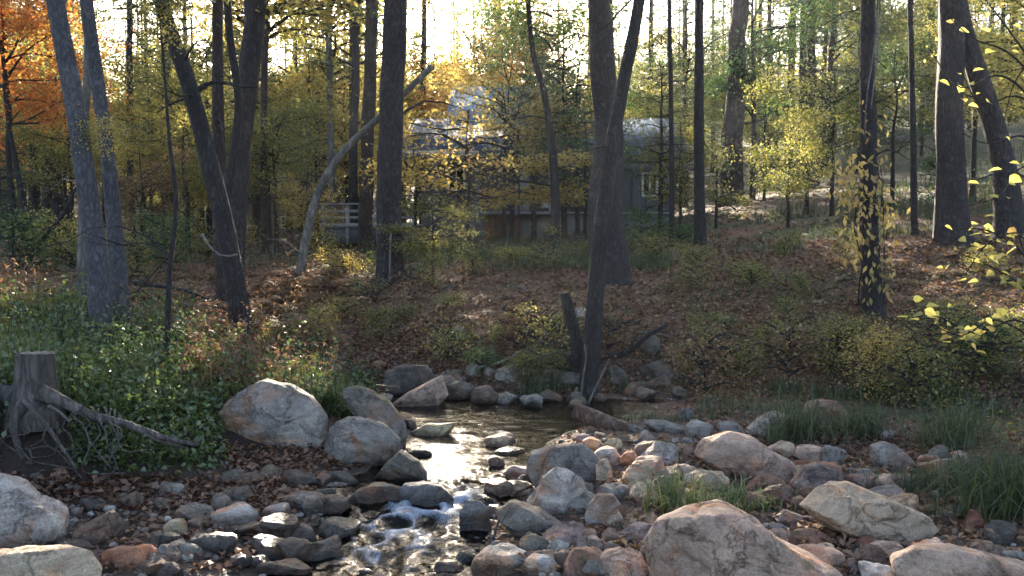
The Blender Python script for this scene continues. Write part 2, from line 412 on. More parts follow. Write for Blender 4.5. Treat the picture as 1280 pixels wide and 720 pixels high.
    m1 = n.new('ShaderNodeMapRange'); m1.inputs['From Min'].default_value = .1; m1.inputs['From Max'].default_value = .8; l.new(sn.outputs['Z'], m1.inputs['Value'])
    n7 = noise_node(n, l, 7, 8, .75, vec, .3); r7 = ramp(n, [(.50, (0, 0, 0)), (.62, (1, 1, 1))]); l.new(n7.outputs[0], r7.inputs[0])
    m2 = n.new('ShaderNodeMath'); m2.operation = 'MULTIPLY'; l.new(m1.outputs[0], m2.inputs[0]); l.new(r7.outputs[0], m2.inputs[1])
    gt = n.new('ShaderNodeMapRange'); gt.inputs['From Min'].default_value = .62; gt.inputs['From Max'].default_value = .8; gt.inputs['To Max'].default_value = .75; l.new(oi.outputs['Random'], gt.inputs['Value'])
    m3 = n.new('ShaderNodeMath'); m3.operation = 'MULTIPLY'; l.new(m2.outputs[0], m3.inputs[0]); l.new(gt.outputs[0], m3.inputs[1])
    c = mix(n, l, c, (.075, .085, .03), m3.outputs[0])
    # wet foot near the water
    geo = n.new('ShaderNodeNewGeometry'); sx = n.new('ShaderNodeSeparateXYZ'); l.new(geo.outputs['Position'], sx.inputs[0])
    ad = n.new('ShaderNodeMath'); ad.operation = 'MULTIPLY_ADD'; ad.inputs[1].default_value = .12; l.new(n1.outputs[0], ad.inputs[0]); l.new(sx.outputs['Z'], ad.inputs[2])
    wr = n.new('ShaderNodeMapRange'); wr.inputs['From Min'].default_value = .115; wr.inputs['From Max'].default_value = .175
    wr.inputs['To Min'].default_value = 1; wr.inputs['To Max'].default_value = 0; l.new(ad.outputs[0], wr.inputs['Value'])
    wet = mix(n, l, c, (.36, .34, .32), 1.0, 'MULTIPLY')
    c = mix(n, l, c, wet, wr.outputs[0])
    l.new(c, b.inputs['Base Color'])
    rr = n.new('ShaderNodeMapRange'); rr.inputs['To Min'].default_value = .82; rr.inputs['To Max'].default_value = .35; l.new(wr.outputs[0], rr.inputs['Value']); l.new(rr.outputs[0], b.inputs['Roughness'])
    b.inputs['Specular IOR Level'].default_value = .35
    nb = bump(n, l, n1.outputs[0], .8, .06); nb = bump(n, l, n6.outputs[0], .6, .02, nb); nb = bump(n, l, rc.outputs[0], .5, .015, nb)
    nb = bump(n, l, n4.outputs[0], .35, .03, nb)
    nb = bump(n, l, n3.outputs[0], .45, .012, nb)
    nb = bump(n, l, n5.outputs[0], .35, .004, nb)
    l.new(nb, b.inputs['Normal'])
    return m
ROCK = rock_mat()
def ground_mat():
    m, n, l, b, out = new_mat('forest_ground')
    a = n.new('ShaderNodeAttribute'); a.attribute_name = 'tint'
    v = mapping(n, l, (1, 1, 1))
    n1 = noise_node(n, l, 3, 8, .65, v)
    r1 = ramp(n, [(.3, (.45, .43, .42)), (.55, (1, 1, 1)), (.75, (1.5, 1.4, 1.3))]); l.new(n1.outputs[0], r1.inputs[0])
    c = mix(n, l, a.outputs['Color'], r1.outputs[0], 1.0, 'MULTIPLY')
    vo = n.new('ShaderNodeTexVoronoi'); vo.inputs['Scale'].default_value = 26; l.new(v, vo.inputs['Vector'])
    r2 = ramp(n, [(0, (.55, .5, .45)), (.5, (1, .9, .8)), (1, (1.5, 1.25, 1.0))]); l.new(vo.outputs['Color'], r2.inputs[0])
    c = mix(n, l, c, r2.outputs[0], .8, 'MULTIPLY')
    l.new(c, b.inputs['Base Color']); b.inputs['Roughness'].default_value = .95
    n2 = noise_node(n, l, 40, 4, .7, v)
    nb = bump(n, l, n1.outputs[0], .8, .12); nb = bump(n, l, vo.outputs['Distance'], .7, .03, nb); nb = bump(n, l, n2.outputs[0], .5, .02, nb)
    l.new(nb, b.inputs['Normal'])
    return m
GROUND = ground_mat()
def water_mat():
    m, n, l, b, out = new_mat('creek_water')
    n.remove(b)
    v = mapping(n, l, (1, 1, 1))
    n1 = noise_node(n, l, 22, 3, .6, v, .4); n2 = noise_node(n, l, 60, 2, .6, v)
    nb = bump(n, l, n1.outputs[0], .4, .012); nb = bump(n, l, n2.outputs[0], .3, .004, nb)
    g = n.new('ShaderNodeBsdfGlossy'); g.inputs['Roughness'].default_value = .03; l.new(nb, g.inputs['Normal'])
    t = n.new('ShaderNodeBsdfTransparent'); t.inputs['Color'].default_value = (.36, .34, .28, 1)
    f = n.new('ShaderNodeFresnel'); f.inputs['IOR'].default_value = 1.333; l.new(nb, f.inputs['Normal'])
    x = n.new('ShaderNodeMixShader'); l.new(f.outputs[0], x.inputs[0]); l.new(t.outputs[0], x.inputs[1]); l.new(g.outputs[0], x.inputs[2])
    # foam from a mesh attribute broken up by noise
    a = n.new('ShaderNodeAttribute'); a.attribute_name = 'rnd'
    n3 = noise_node(n, l, 26, 9, .8, mapping(n, l, (1.6, .8, 1)), 1.8)
    ad = n.new('ShaderNodeMath'); ad.operation = 'ADD'; l.new(a.outputs['Fac'], ad.inputs[0]); l.new(n3.outputs[0], ad.inputs[1])
    mr = n.new('ShaderNodeMapRange'); mr.inputs['From Min'].default_value = 1.03; mr.inputs['From Max'].default_value = 1.55; mr.inputs['To Max'].default_value = .6; l.new(ad.outputs[0], mr.inputs['Value'])
    d = n.new('ShaderNodeBsdfDiffuse'); d.inputs['Color'].default_value = (.60, .68, .80, 1)
    y = n.new('ShaderNodeMixShader'); l.new(mr.outputs[0], y.inputs[0]); l.new(x.outputs[0], y.inputs[1]); l.new(d.outputs[0], y.inputs[2])
    l.new(y.outputs[0], out.inputs['Surface'])
    return m
WATER = water_mat()
def flat_mat(name, color, rough=.8, metal=0.0, var=.25, scale=4, streak=(1, 1, 1)):
    m, n, l, b, out = new_mat(name)
    nz = noise_node(n, l, scale, 6, .6, mapping(n, l, streak))
    r = ramp(n, [(.3, (1 - var,) * 3), (.7, (1 + var,) * 3)]); l.new(nz.outputs[0], r.inputs[0])
    l.new(mix(n, l, color, r.outputs[0], 1.0, 'MULTIPLY'), b.inputs['Base Color'])
    b.inputs['Specular IOR Level'].default_value = .2
    b.inputs['Roughness'].default_value = rough; b.inputs['Metallic'].default_value = metal
    l.new(bump(n, l, nz.outputs[0], .2, .01), b.inputs['Normal'])
    return m

# ------------------------------------------------------------------ ground sheet
rng = np.random.default_rng(7)
def warp(n, a, L): # fine near 0, coarse at +-L
    t = np.linspace(-1, 1, n)
    return np.sinh(t * a) / math.sinh(a) * L
gx = warp(361, 4.6, 160)
gy = np.concatenate([np.linspace(-60, 2, 40, endpoint=False), np.arange(2, 14, .05), 14 + (np.exp(np.linspace(0, 1, 150) * 5.0) - 1) / (math.exp(5) - 1) * 200])
XX, YY = np.meshgrid(gx, gy)
xf, yf = XX.ravel(), YY.ravel()
zf = H(xf, yf)
nx, ny = len(gx), len(gy)
ii = (np.arange(ny - 1)[:, None] * nx + np.arange(nx - 1)[None, :]).ravel()
def ground_tint(x, y, z):
    n1 = fbm(xy0(x, y, .6), 3, 21); n2 = fbm(xy0(x, y, 1.7), 3, 25)
    litter = np.array([.135, .074, .048]); soil = np.array([.085, .055, .042]); green = np.array([.055, .072, .032]); sand = np.array([.095, .072, .055]); red = np.array([.14, .065, .05])
    c = litter[None] * np.ones((len(x), 1))
    def blend(c, k, f): f = np.clip(f, 0, 1)[:, None]; return c * (1 - f) + k[None] * f
    c = blend(c, green, (n1 + .1) * 2.0 * np.clip((y - 11) / 10 + .35, 0, 1))
    c = blend(c, green, np.clip((x - 2) / 2, 0, 1) * np.clip(1 - np.abs(y - 7.5) / 2.5, 0, 1) * .9)
    c = blend(c, green, np.clip((x - 6) / 8, 0, 1) * np.clip((y - 14) / 8, 0, 1) * (.7 + n2))
    c = blend(c, red, np.exp(-(((x + .4) / .9) ** 2 + ((y - 9.3) / .8) ** 2)) * (.8 + n2))
    c = blend(c, soil, np.clip(1.2 - np.abs(y - 9.3) / 1.0, 0, 1) * (.5 + n2))
    c = blend(c, sand, np.clip((.26 - z) / .12, 0, 1) * np.clip((7.8 - y) / .6, 0, 1))
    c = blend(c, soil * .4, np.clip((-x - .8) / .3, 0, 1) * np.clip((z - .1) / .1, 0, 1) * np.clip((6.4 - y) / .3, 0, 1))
    wetb = np.clip((Wlev(y) + .02 - z) / .06, 0, 1) * (y < 8.5)
    c = blend(c, np.array([.075, .058, .042]), wetb)
    return c
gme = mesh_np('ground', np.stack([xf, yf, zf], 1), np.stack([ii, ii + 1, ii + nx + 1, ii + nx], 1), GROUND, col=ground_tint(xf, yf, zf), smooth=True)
tag(obj_me('ground', gme), kind='structure')

# ------------------------------------------------------------------ creek water
wx = np.arange(-2.3, 1.5, .02); wy = np.arange(2.2, 8.7, .02)
WX, WY = np.meshgrid(wx, wy); x, y = WX.ravel(), WY.ravel()
fl = np.exp(-((x + .58) / .46) ** 2) * np.clip((5.5 - y) / .5, 0, 1) + .8 * np.exp(-(((x + .42) / .35) ** 2 + ((y - 5.2) / .22) ** 2))
rip = fbm(np.stack([x * 7, y * 9, x * 0], 1), 3, 31)
rid = 1 - np.abs(fbm(np.stack([x * 6 + .6 * y, y * 4.0, x * 0], 1), 3, 35)) * 2.4
zw = Wlev(y) + rip * .0045 + np.clip(fl, 0, 1) * rip * .012 + np.clip(fl, 0, 1) * (rid * .035 + fbm(xy0(x, y, 16), 2, 41) * .012)
foam = np.clip(fl, 0, 1.1) * np.clip(rid * .75 + .12 + .25 * fbm(xy0(x, y, 3), 2, 43), 0, 1)
nX = len(wx); jj = (np.arange(len(wy) - 1)[:, None] * nX + np.arange(nX - 1)[None, :]).ravel()
ter = H(x, y)
keep = (ter < Wlev(y) + .06)
fq = np.stack([jj, jj + 1, jj + nX + 1, jj + nX], 1)
fq = fq[keep[fq].any(1)]
used = np.unique(fq); remap = np.zeros(len(x), int); remap[used] = np.arange(len(used))
wme = mesh_np('creek_water', np.stack([x, y, zw], 1)[used], remap[fq], WATER, rnd=foam[used], smooth=True)
tag(obj_me('creek_water', wme), kind='structure')

# ------------------------------------------------------------------ rocks
def _ico(sub):
    bm = bmesh.new(); bmesh.ops.create_icosphere(bm, subdivisions=sub, radius=1)
    V = np.array([v.co[:] for v in bm.verts]); Fc = np.array([[v.index for v in f.verts] for f in bm.faces]); bm.free()
    return V / np.linalg.norm(V, axis=1)[:, None], Fc
ICO = {3: _ico(4), 4: _ico(5), 5: _ico(6)}
def rock_mesh(name, w, h, d, seed, poly=None, cuts=9, sub=3, rough=.06, soft=.95):
    """a stone w x d x h metres; poly = outline (x, z) in metres seen from the creek"""
    r = np.random.default_rng(seed)
    V0, Fc = ICO[sub]
    if poly is not None:
        pa = np.arctan2(poly[:, 1], poly[:, 0]); pr = np.hypot(poly[:, 0], poly[:, 1])
        o = np.argsort(pa); pa, pr = pa[o], pr[o]
        pa = np.concatenate([pa[-1:] - 2 * PI, pa, pa[:1] + 2 * PI]); pr = np.concatenate([pr[-1:], pr, pr[:1]])
        ring = np.linspace(-PI, PI, 181)
        # straight edges between the outline's corners
        cx, cz = pr * np.cos(pa), pr * np.sin(pa)
        R = np.empty_like(ring)
        k = np.clip(np.searchsorted(pa, ring, side='right') - 1, 0, len(pa) - 2)
        ax, az, bx, bz = cx[k], cz[k], cx[k + 1], cz[k + 1]
        dx, dz = np.cos(ring), np.sin(ring)
        den = dx * (bz - az) - dz * (bx - ax)
        R = (ax * (bz - az) - az * (bx - ax)) / np.where(np.abs(den) < 1e-9, 1e-9, den)
        th = np.arctan2(V0[:, 2], V0[:, 0])
        rad = np.interp(th, ring, R)
        s = np.hypot(V0[:, 0], V0[:, 2])
        s2 = np.sin(np.arcsin(np.clip(s, 0, 1))) ** .8
        V = np.stack([np.cos(th) * rad * s2, np.sign(V0[:, 1]) * np.abs(V0[:, 1]) ** .85 * d / 2, np.sin(th) * rad * s2], 1)
    else:
        e = r.uniform(.75, .95)
        V = np.sign(V0) * np.abs(V0) ** e * np.array([w / 2, d / 2, h / 2])
    dims = np.array([w, d, h]) / 2
    for _ in range(cuts):
        nv = r.normal(size=3); nv[2] *= .8
        if poly is not None: nv *= np.array([.55, 1, .55]); nv[1] = -abs(nv[1]) * 1.2 - .45
        nv /= np.linalg.norm(nv)
        q = V / dims
        sp = (q @ nv)
        lim = sp.max() * r.uniform(.58, .86)
        over = np.clip(sp - lim, 0, None)
        V = V - (over * soft)[:, None] * nv[None] * dims * (0.8 if poly is not None else 1)
    L = (w * h * d) ** (1 / 3)
    nrm = V / (np.linalg.norm(V, axis=1)[:, None] + 1e-9)
    q = V / L * 2.2 + seed * 1.7
    disp = fbm(q, 4, seed % 97, .5) * rough * 1.5 + (np.abs(fbm(q * .8 + 9, 2, seed % 89)) - .25) * rough
    wp = q + .5 * np.stack([fbm(q * .9 + 3, 2, 11), fbm(q * .9 + 7, 2, 12), fbm(q * .9 + 5, 2, 13)], 1)
    cre = np.clip((1 - np.abs(fbm(wp * .8 + 31, 2, seed % 83))) - .94, 0, 1) / .06
    ax = r.normal(size=3); ax /= np.linalg.norm(ax)
    st = np.abs(((wp @ ax) * r.uniform(1.2, 2.2)) % 1 - .5) * 2
    disp = disp - cre * .028 + (np.clip(st, .35, 1) - .6) * .028 * (r.random() < .6) + fbm(q * 5, 3, seed % 71) * .012
    V = V + nrm * (disp * L)[:, None]
    if poly is None:
        V[:, 2] -= V[:, 2].max() - h / 2
    return mesh_np(name, V, Fc, ROCK, smooth=True)
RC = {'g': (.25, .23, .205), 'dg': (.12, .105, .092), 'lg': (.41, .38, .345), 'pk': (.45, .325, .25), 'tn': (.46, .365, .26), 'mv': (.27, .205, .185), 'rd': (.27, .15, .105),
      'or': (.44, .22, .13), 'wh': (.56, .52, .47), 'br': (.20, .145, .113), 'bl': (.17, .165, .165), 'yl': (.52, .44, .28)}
_rk = [0]
ROCKS_AT = []
def rock(label, px, py, w, h, c, poly=None, cuts=9, group=None, deep=.85, rough=.06, dz=0, base=None, cat=None, name=None):
    _rk[0] += 1; sd = _rk[0] * 13 + 5
    if poly is not None:
        pp = np.array(poly, float); x0, x1, y0, y1 = pp[:, 0].min(), pp[:, 0].max(), pp[:, 1].min(), pp[:, 1].max()
        px, py, w, h = (x0 + x1) / 2, (y0 + y1) / 2, x1 - x0, y1 - y0
    bp = base if base is not None else py + h * .44
    gx_, gy_, gz_, D = G(px, min(bp, 1100))
    if poly is None: dz -= .07 * h / F * D
    D = D + w / F * D * deep * .38
    ww, hh = w * D / F, h * D / F
    ctr = P(px, py, D)
    hh2 = hh * 1.12
    name = name or ('boulder' if w >= 62 or h > 50 else 'river_rock')
    sub = 5 if w > 110 else (4 if w > 45 else 3)
    pm = None
    if poly is not None:
        pm = np.stack([(pp[:, 0] - px) * D / F, (py - pp[:, 1]) * D / F], 1)
        lowm = pm[:, 1] < -hh * .3
        pm[lowm, 1] -= hh * .10
        pm *= 1.07
    me = rock_mesh(name, ww, hh2, ww * deep if ww < 2.2 * hh else max(hh * 1.5, ww * .5), sd, pm, cuts, sub, rough)
    loc = ctr.copy()
    if poly is None: loc[2] -= hh * .06
    loc[2] += dz
    o = obj_me(name, me, loc=loc)
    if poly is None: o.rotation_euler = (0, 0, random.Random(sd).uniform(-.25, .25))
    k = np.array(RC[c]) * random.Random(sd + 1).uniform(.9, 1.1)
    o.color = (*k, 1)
    tag(o, label, cat or ('boulder' if name == 'boulder' else 'rock'), group)
    ROCKS_AT.append((loc[0], loc[1], ww / 2))
    return o

BIG = [
 ('huge grey brown boulder with a flat slanting top resting against the leafy bank', 'g', [(280,514),(300,496),(330,480),(359,487),(384,501),(402,523),(404,550),(391,568),(359,574),(319,570),(299,556),(283,532)]),
 ('big smooth grey boulder leaning beside the huge one, dry grass at its back', 'g', [(395,568),(406,538),(435,525),(457,525),(478,534),(496,554),(493,568),(471,585),(442,594),(399,588)]),
 ('long narrow grey slab sloping down behind the paired boulders towards the pool', 'g', [(428,490),(452,486),(484,500),(505,526),(505,550),(484,556),(458,542),(436,512)]),
 ('greenish grey boulder at the foot of the paired boulders beside the glittering water', 'dg', [(462,604),(480,582),(500,566),(520,578),(532,592),(534,606),(500,610)]),
 ('dark wet humped rock with green moss where the riffle begins', 'bl', [(493,618),(505,608),(528,605),(550,610),(562,622),(568,634),(560,642),(520,645),(496,640)]),
 ('low dark wet rock joined to the mossy hump at the head of the riffle', 'dg', [(436,628),(446,615),(466,608),(488,608),(504,614),(504,640),(470,641),(440,638)]),
 ('grey brown weathered boulder heading the stone bar beside the pool', 'g', [(660,590),(664,568),(690,560),(725,558),(745,572),(752,600),(735,614),(680,616)]),
 ('round pale grey boulder with a shadowed crease standing before the weathered one', 'lg', [(674,618),(678,598),(695,587),(710,588),(727,600),(735,625),(728,642),(710,652),(690,648),(678,636)]),
 ('knobbly white rock between the round pale boulder and the grass tuft', 'wh', [(731,650),(738,630),(748,618),(765,618),(774,630),(765,652),(750,662),(735,658)]),
 ('long flat grey slab lying along the water below the round pale boulder', 'g', [(620,640),(640,630),(675,640),(705,660),(716,676),(700,684),(660,682),(640,665)]),
 ('long smooth pinkish tan boulder, humped at one end, in the middle of the stone bar', 'pk', [(872,572),(888,554),(920,545),(942,550),(964,566),(1000,584),(1005,597),(989,606),(957,607),(913,605),(893,585)]),
 ('pale grey slab tilted up beside the grass at the back of the stone bar', 'lg', [(924,548),(950,525),(970,515),(992,521),(982,542),(945,552)]),
 ('angular rock with a pink broken face and a dark flank', 'mv', [(991,606),(1008,585),(1025,581),(1050,590),(1060,610),(1030,626),(1005,619)]),
 ('largest pinkish brown boulder with white streaks, cut by the bottom of the picture', 'pk', [(815,690),(822,675),(834,662),(863,651),(910,642),(942,655),(971,677),(993,691),(1047,720),(1070,760),(940,790),(830,760)]),
 ('large banded grey and tan boulder with a dark layered underside', 'tn', [(1012,637),(1029,619),(1047,608),(1076,612),(1116,630),(1152,647),(1168,662),(1163,681),(1138,692),(1102,685),(1069,670),(1033,656)]),
 ('flat pinkish tan slab across the bottom corner below the long grass', 'pk', [(1125,702),(1150,689),(1195,686),(1240,697),(1290,708),(1310,740),(1220,760),(1135,750)]),
 ('big pale grey boulder under the stump with a tan lit flank', 'lg', [(-52,640),(-40,612),(0,598),(22,609),(47,630),(72,645),(70,677),(22,695),(-20,700),(-48,680)]),
 ('flat pale tan boulder in the corner below the stump, streaked with sunlight', 'tn', [(-50,705),(-10,693),(20,691),(70,690),(105,697),(118,722),(100,752),(20,765),(-50,750)]),
 ('dark grey square boulder at the far edge of the pool', 'dg', [(478,497),(482,466),(500,458),(530,458),(541,470),(541,492),(520,499)]),
 ('pinkish slab sloping into the far edge of the pool', 'pk', [(480,509),(505,495),(550,471),(557,495),(542,511),(500,514)]),
 ('thin pale slab lying in the pool, brightly sunlit', 'yl', [(512,542),(535,531),(571,529),(558,547),(525,550)]),
 ('dark standing rock shaped like a tombstone at the edge of the riffle', 'bl', [(576,665),(575,640),(584,628),(600,627),(611,637),(613,662),(604,674),(584,674)]),
]
for lab, c, po in BIG:
    thin = (max(p[1] for p in po) - min(p[1] for p in po)) < 26
    rock(lab, 0, 0, 0, 0, c, po, cuts=13, rough=.045, deep=.9)
SMALL = [
 ('smooth terracotta orange rock in front of the pale boulders', 157,698,82,44,'or'), ('dark slate coloured rock touching the terracotta rock', 209,695,34,36,'bl'),
 ('large dark brown triangular rock behind the terracotta rock', 123,662,88,52,'br'), ('low dark slab wedged between the pale boulder and the dark triangular rock', 92,684,72,26,'dg'),
 ('thin flat tan rock behind the terracotta rock', 197,671,48,16,'tn'), ('yellowish slab with a bright sunlit top', 222,661,40,28,'yl'),
 ('rounded grey rock at the foot of the dark bank', 240,642,54,29,'g'), ('smooth pinkish white rock in the gravel below the huge boulder', 296,646,58,36,'wh'),
 ('flat rusty brown cobble in the shallows', 262,674,40,16,'rd'), ('flat grey stone half sunk in the shallows', 260,691,48,18,'g'),
 ('dark oval rock tucked under the leafy bank', 303,621,60,28,'dg'), ('dark brown rounded rock under the huge boulder', 312,602,58,24,'br'),
 ('light grey cobble beside the pinkish white rock', 348,642,40,30,'lg'), ('brown grey rock between the light cobble and the riffle', 372,630,36,29,'br'),
 ('dark wet triangular rock at the edge of the riffle', 374,686,76,42,'br'), ('dark purple grey rock at the bottom edge beside the riffle', 358,713,86,32,'mv'),
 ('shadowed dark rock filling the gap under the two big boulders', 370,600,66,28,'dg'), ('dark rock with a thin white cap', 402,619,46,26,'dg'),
 ('thin white flat stone on dark rocks', 419,606,33,10,'wh'), ('small dark flat rock in the bottom of the riffle', 460,716,48,12,'dg'),
 ('small round pale rock perched behind the second boulder', 451,516,20,18,'lg'), ('small brown rock on the near rim of the pool', 512,530,22,16,'br'),
 ('flat dark stone beside the sunlit slab', 522,567,40,14,'dg'), ('dark brown rock at the water line under the far bank', 608,493,40,28,'br'),
 ('dark rounded rock beside the pink slab on the far bank', 574,488,38,28,'dg'),
 ('pale tan rock standing in the middle of the pool', 622,551,44,22,'tn'), ('flat brown stone beside the pale rock in the pool', 638,564,48,13,'br'),
 ('round grey rock under the long flat slab', 670,680,52,34,'g'), ('pale bluish grey rock at the bottom of the stone bar', 632,702,84,44,'lg'),
 ('round pinkish brown rock at the bottom beside the bluish grey one', 727,703,66,42,'rd'), ('smooth brown rock against the largest boulder', 782,700,72,42,'pk'),
 ('flat mauve rock behind the largest boulder', 810,667,86,34,'mv'), ('small grey stone below the knobbly white rock', 736,669,30,20,'g'),
 ('small tan stone beside the long flat slab', 659,619,22,22,'tn'), ('small grey stone at the pool side of the weathered boulder', 655,602,18,20,'g'),
 ('warm tan cobble with a sunlit top behind the weathered boulder', 742,556,32,22,'tn'), ('small sunlit yellowish cobble near the log', 767,555,25,18,'yl'),
 ('upright tan rock behind the knobbly white rock', 757,590,36,38,'tn'), ('reddish cobble in the pile by the log', 788,573,30,22,'or'),
 ('broad tan grey rock in the middle of the pile', 800,597,50,38,'tn'), ('small orange lit cobble on the pile', 814,583,22,18,'or'),
 ('brown grey rock at the end of the log', 818,562,50,26,'br'), ('flat pink cobble beside the log at the pool edge', 727,548,26,14,'mv'), ('little brown stone under the log', 750,545,20,12,'br'),
 ('dark purple stone in the riffle at the bottom', 560,710,46,26,'mv'), ('dark blue grey wet stone in the riffle', 586,698,34,22,'bl'),
 ('dark brown chunk against the long pinkish boulder', 906,582,24,34,'br'), ('tan rock below the long pinkish boulder', 880,597,50,24,'tn'),
 ('flat grey rock in the row at the back of the bar', 828,533,54,20,'g'), ('rounded grey rock in the row at the back of the bar', 874,537,40,28,'g'),
 ('squat grey rock between the rounded one and the tilted slab', 913,536,36,24,'g'), ('small dark rock above the back row', 859,517,22,18,'bl'),
 ('dark brown boulder half hidden in grass under the far bank', 1039,513,66,32,'br'), ('upright egg shaped grey rock in the grass', 1040,568,29,30,'g'),
 ('mauve rock beside the largest boulder', 989,649,50,22,'mv'), ('dark brown rounded boulder under a pale flat stone', 1020,677,82,32,'rd'),
 ('pale flat stone lying on the dark brown boulder', 1014,661,52,13,'tn'), ('smooth pale pink rock below the dark brown boulder', 1021,699,70,36,'pk'),
 ('small mauve rock in the grass tuft', 875,638,36,24,'mv'), ('low dark rock beneath the long pinkish boulder', 1000,630,34,24,'br'),
 ('small pale grey stone in the pile', 848,588,30,18,'lg'), ('thin pale slab lying across the back row', 852,551,46,8,'lg'), ('small brown stone below the thin pale slab', 856,562,30,14,'br'),
 ('grey brown squarish rock in the grass above the banded boulder', 1109,569,54,38,'g'), ('pinkish cobble above the banded boulder', 1105,602,34,23,'pk'),
 ('white cobble beside the pinkish cobble', 1123,621,26,19,'wh'), ('reddish brown flat rock beside the white cobble', 1146,602,32,20,'rd'),
 ('dark blue grey upright rock in the long grass', 1174,569,28,30,'bl'), ('pointed reddish brown rock in the leaf litter', 1217,651,29,32,'rd'),
 ('dark grey angular boulder at the edge below the long grass', 1255,668,50,36,'dg'), ('pinkish tan rock between the banded boulder and the flat slab', 1105,691,54,32,'pk'),
 ('pale whitish rock at the bottom edge beside the flat slab', 1098,714,64,30,'wh'), ('grey rock above the corner slab', 1267,695,40,22,'g'),
 ('small grey pink stone beside the pale whitish rock', 1066,708,24,24,'mv'), ('flat grey stone behind the banded boulder', 1080,592,40,15,'g'), ('low grey rubble stone in the grass', 1108,543,30,13,'g'),
 ('blue grey stone stuck in the middle of the far bank', 573,417,22,22,'bl'), ('pale grey stone between the snag and the leaning trunk', 727,392,22,18,'lg'),
 ('dark grey rock lodged high on the bank beyond the leaning trunk', 816,433,30,30,'dg'), ('mossy greenish rock on the bank below the lodged one', 820,463,54,32,'dg'),
 ('reddish stone in the bare red soil of the bank', 601,417,22,14,'rd'), ('small grey rock in the pile at the foot of the far bank', 420,463,18,20,'g'),
 ('reddish flat rock at the foot of the far bank', 474,456,25,15,'rd'), ('greenish grey rock at the foot of the snag', 772,470,38,30,'dg'), ('round grey rock behind the small pile of the far bank', 405,452,20,14,'g'),
 ('dark rock behind the water at the snag', 690,495,30,18,'dg'),
]
for q in SMALL:
    rock(*q, cuts=15 if q[5] in ('br', 'dg', 'mv', 'rd', 'tn') else 10, rough=.05)
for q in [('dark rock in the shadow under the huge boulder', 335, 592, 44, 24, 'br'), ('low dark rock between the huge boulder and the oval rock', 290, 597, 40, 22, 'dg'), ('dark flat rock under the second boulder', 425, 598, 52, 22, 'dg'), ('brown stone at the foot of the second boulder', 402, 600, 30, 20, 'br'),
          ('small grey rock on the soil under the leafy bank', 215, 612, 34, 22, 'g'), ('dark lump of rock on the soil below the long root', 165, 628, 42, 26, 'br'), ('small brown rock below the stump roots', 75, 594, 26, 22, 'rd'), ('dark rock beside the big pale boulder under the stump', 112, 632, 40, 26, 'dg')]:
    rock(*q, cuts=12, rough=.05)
# nameless cobbles between them
rg = np.random.default_rng(31)
CG = [('small wet cobble lying in the shallows under the leafy bank', 'cobbles in the shallows', (190, 440, 625, 716), 26, ['dg', 'br', 'bl', 'g', 'mv']),
      ('small cobble wedged among the boulders of the stone bar', 'cobbles of the stone bar', (610, 860, 545, 716), 40, ['tn', 'pk', 'g', 'lg', 'mv', 'br']),
      ('small cobble in the leaf litter near the banded boulder', 'cobbles near the banded boulder', (860, 1230, 560, 700), 42, ['pk', 'g', 'rd', 'mv', 'tn', 'br']),
      ('small dark cobble at the foot of the far bank', 'cobbles under the far bank', (400, 850, 462, 506), 36, ['dg', 'br', 'g'])]
for lab, grp, (x0, x1, y0, y1), nn, cs in CG:
    for k in range(nn):
        px, py = rg.uniform(x0, x1), rg.uniform(y0, y1)
        s = rg.uniform(18, 48) * (.7 if y1 < 520 else 1)
        rock(lab, px, py, s * rg.uniform(1, 1.5), s * .75, cs[int(rg.integers(len(cs)))], cuts=13, group=grp, cat='cobble', name='cobble')

# ------------------------------------------------------------------ gravel (stuff)
def scatter_px(n, boxes, r):
    """ground points under random photo pixels inside boxes (x0,x1,y0,y1,weight)"""
    out = []
    wts = np.array([b[4] for b in boxes], float); wts /= wts.sum()
    for b, m in zip(boxes, r.multinomial(n, wts)):
        px, py = r.uniform(b[0], b[1], m), r.uniform(b[2], b[3], m)
        d = np.stack([(px - 640) / F, CP + (360 - py) / F * SP, -SP + (360 - py) / F * CP], 1)
        t = np.full(m, 2.0); done = np.zeros(m, bool); step = np.where(True, .04, .04)
        while not done.all() and t.max() < 60:
            q = d * t[:, None]
            hit = (CAMZ + q[:, 2]) < HF(q[:, 0], q[:, 1])
            done |= hit
            t = np.where(done, t, t + np.maximum(.03, t * .006))
        q = d * t[:, None]
        ok = t < 59
        out.append(np.stack([q[ok, 0], q[ok, 1], HF(q[ok, 0], q[ok, 1])], 1))
    return np.vstack(out)
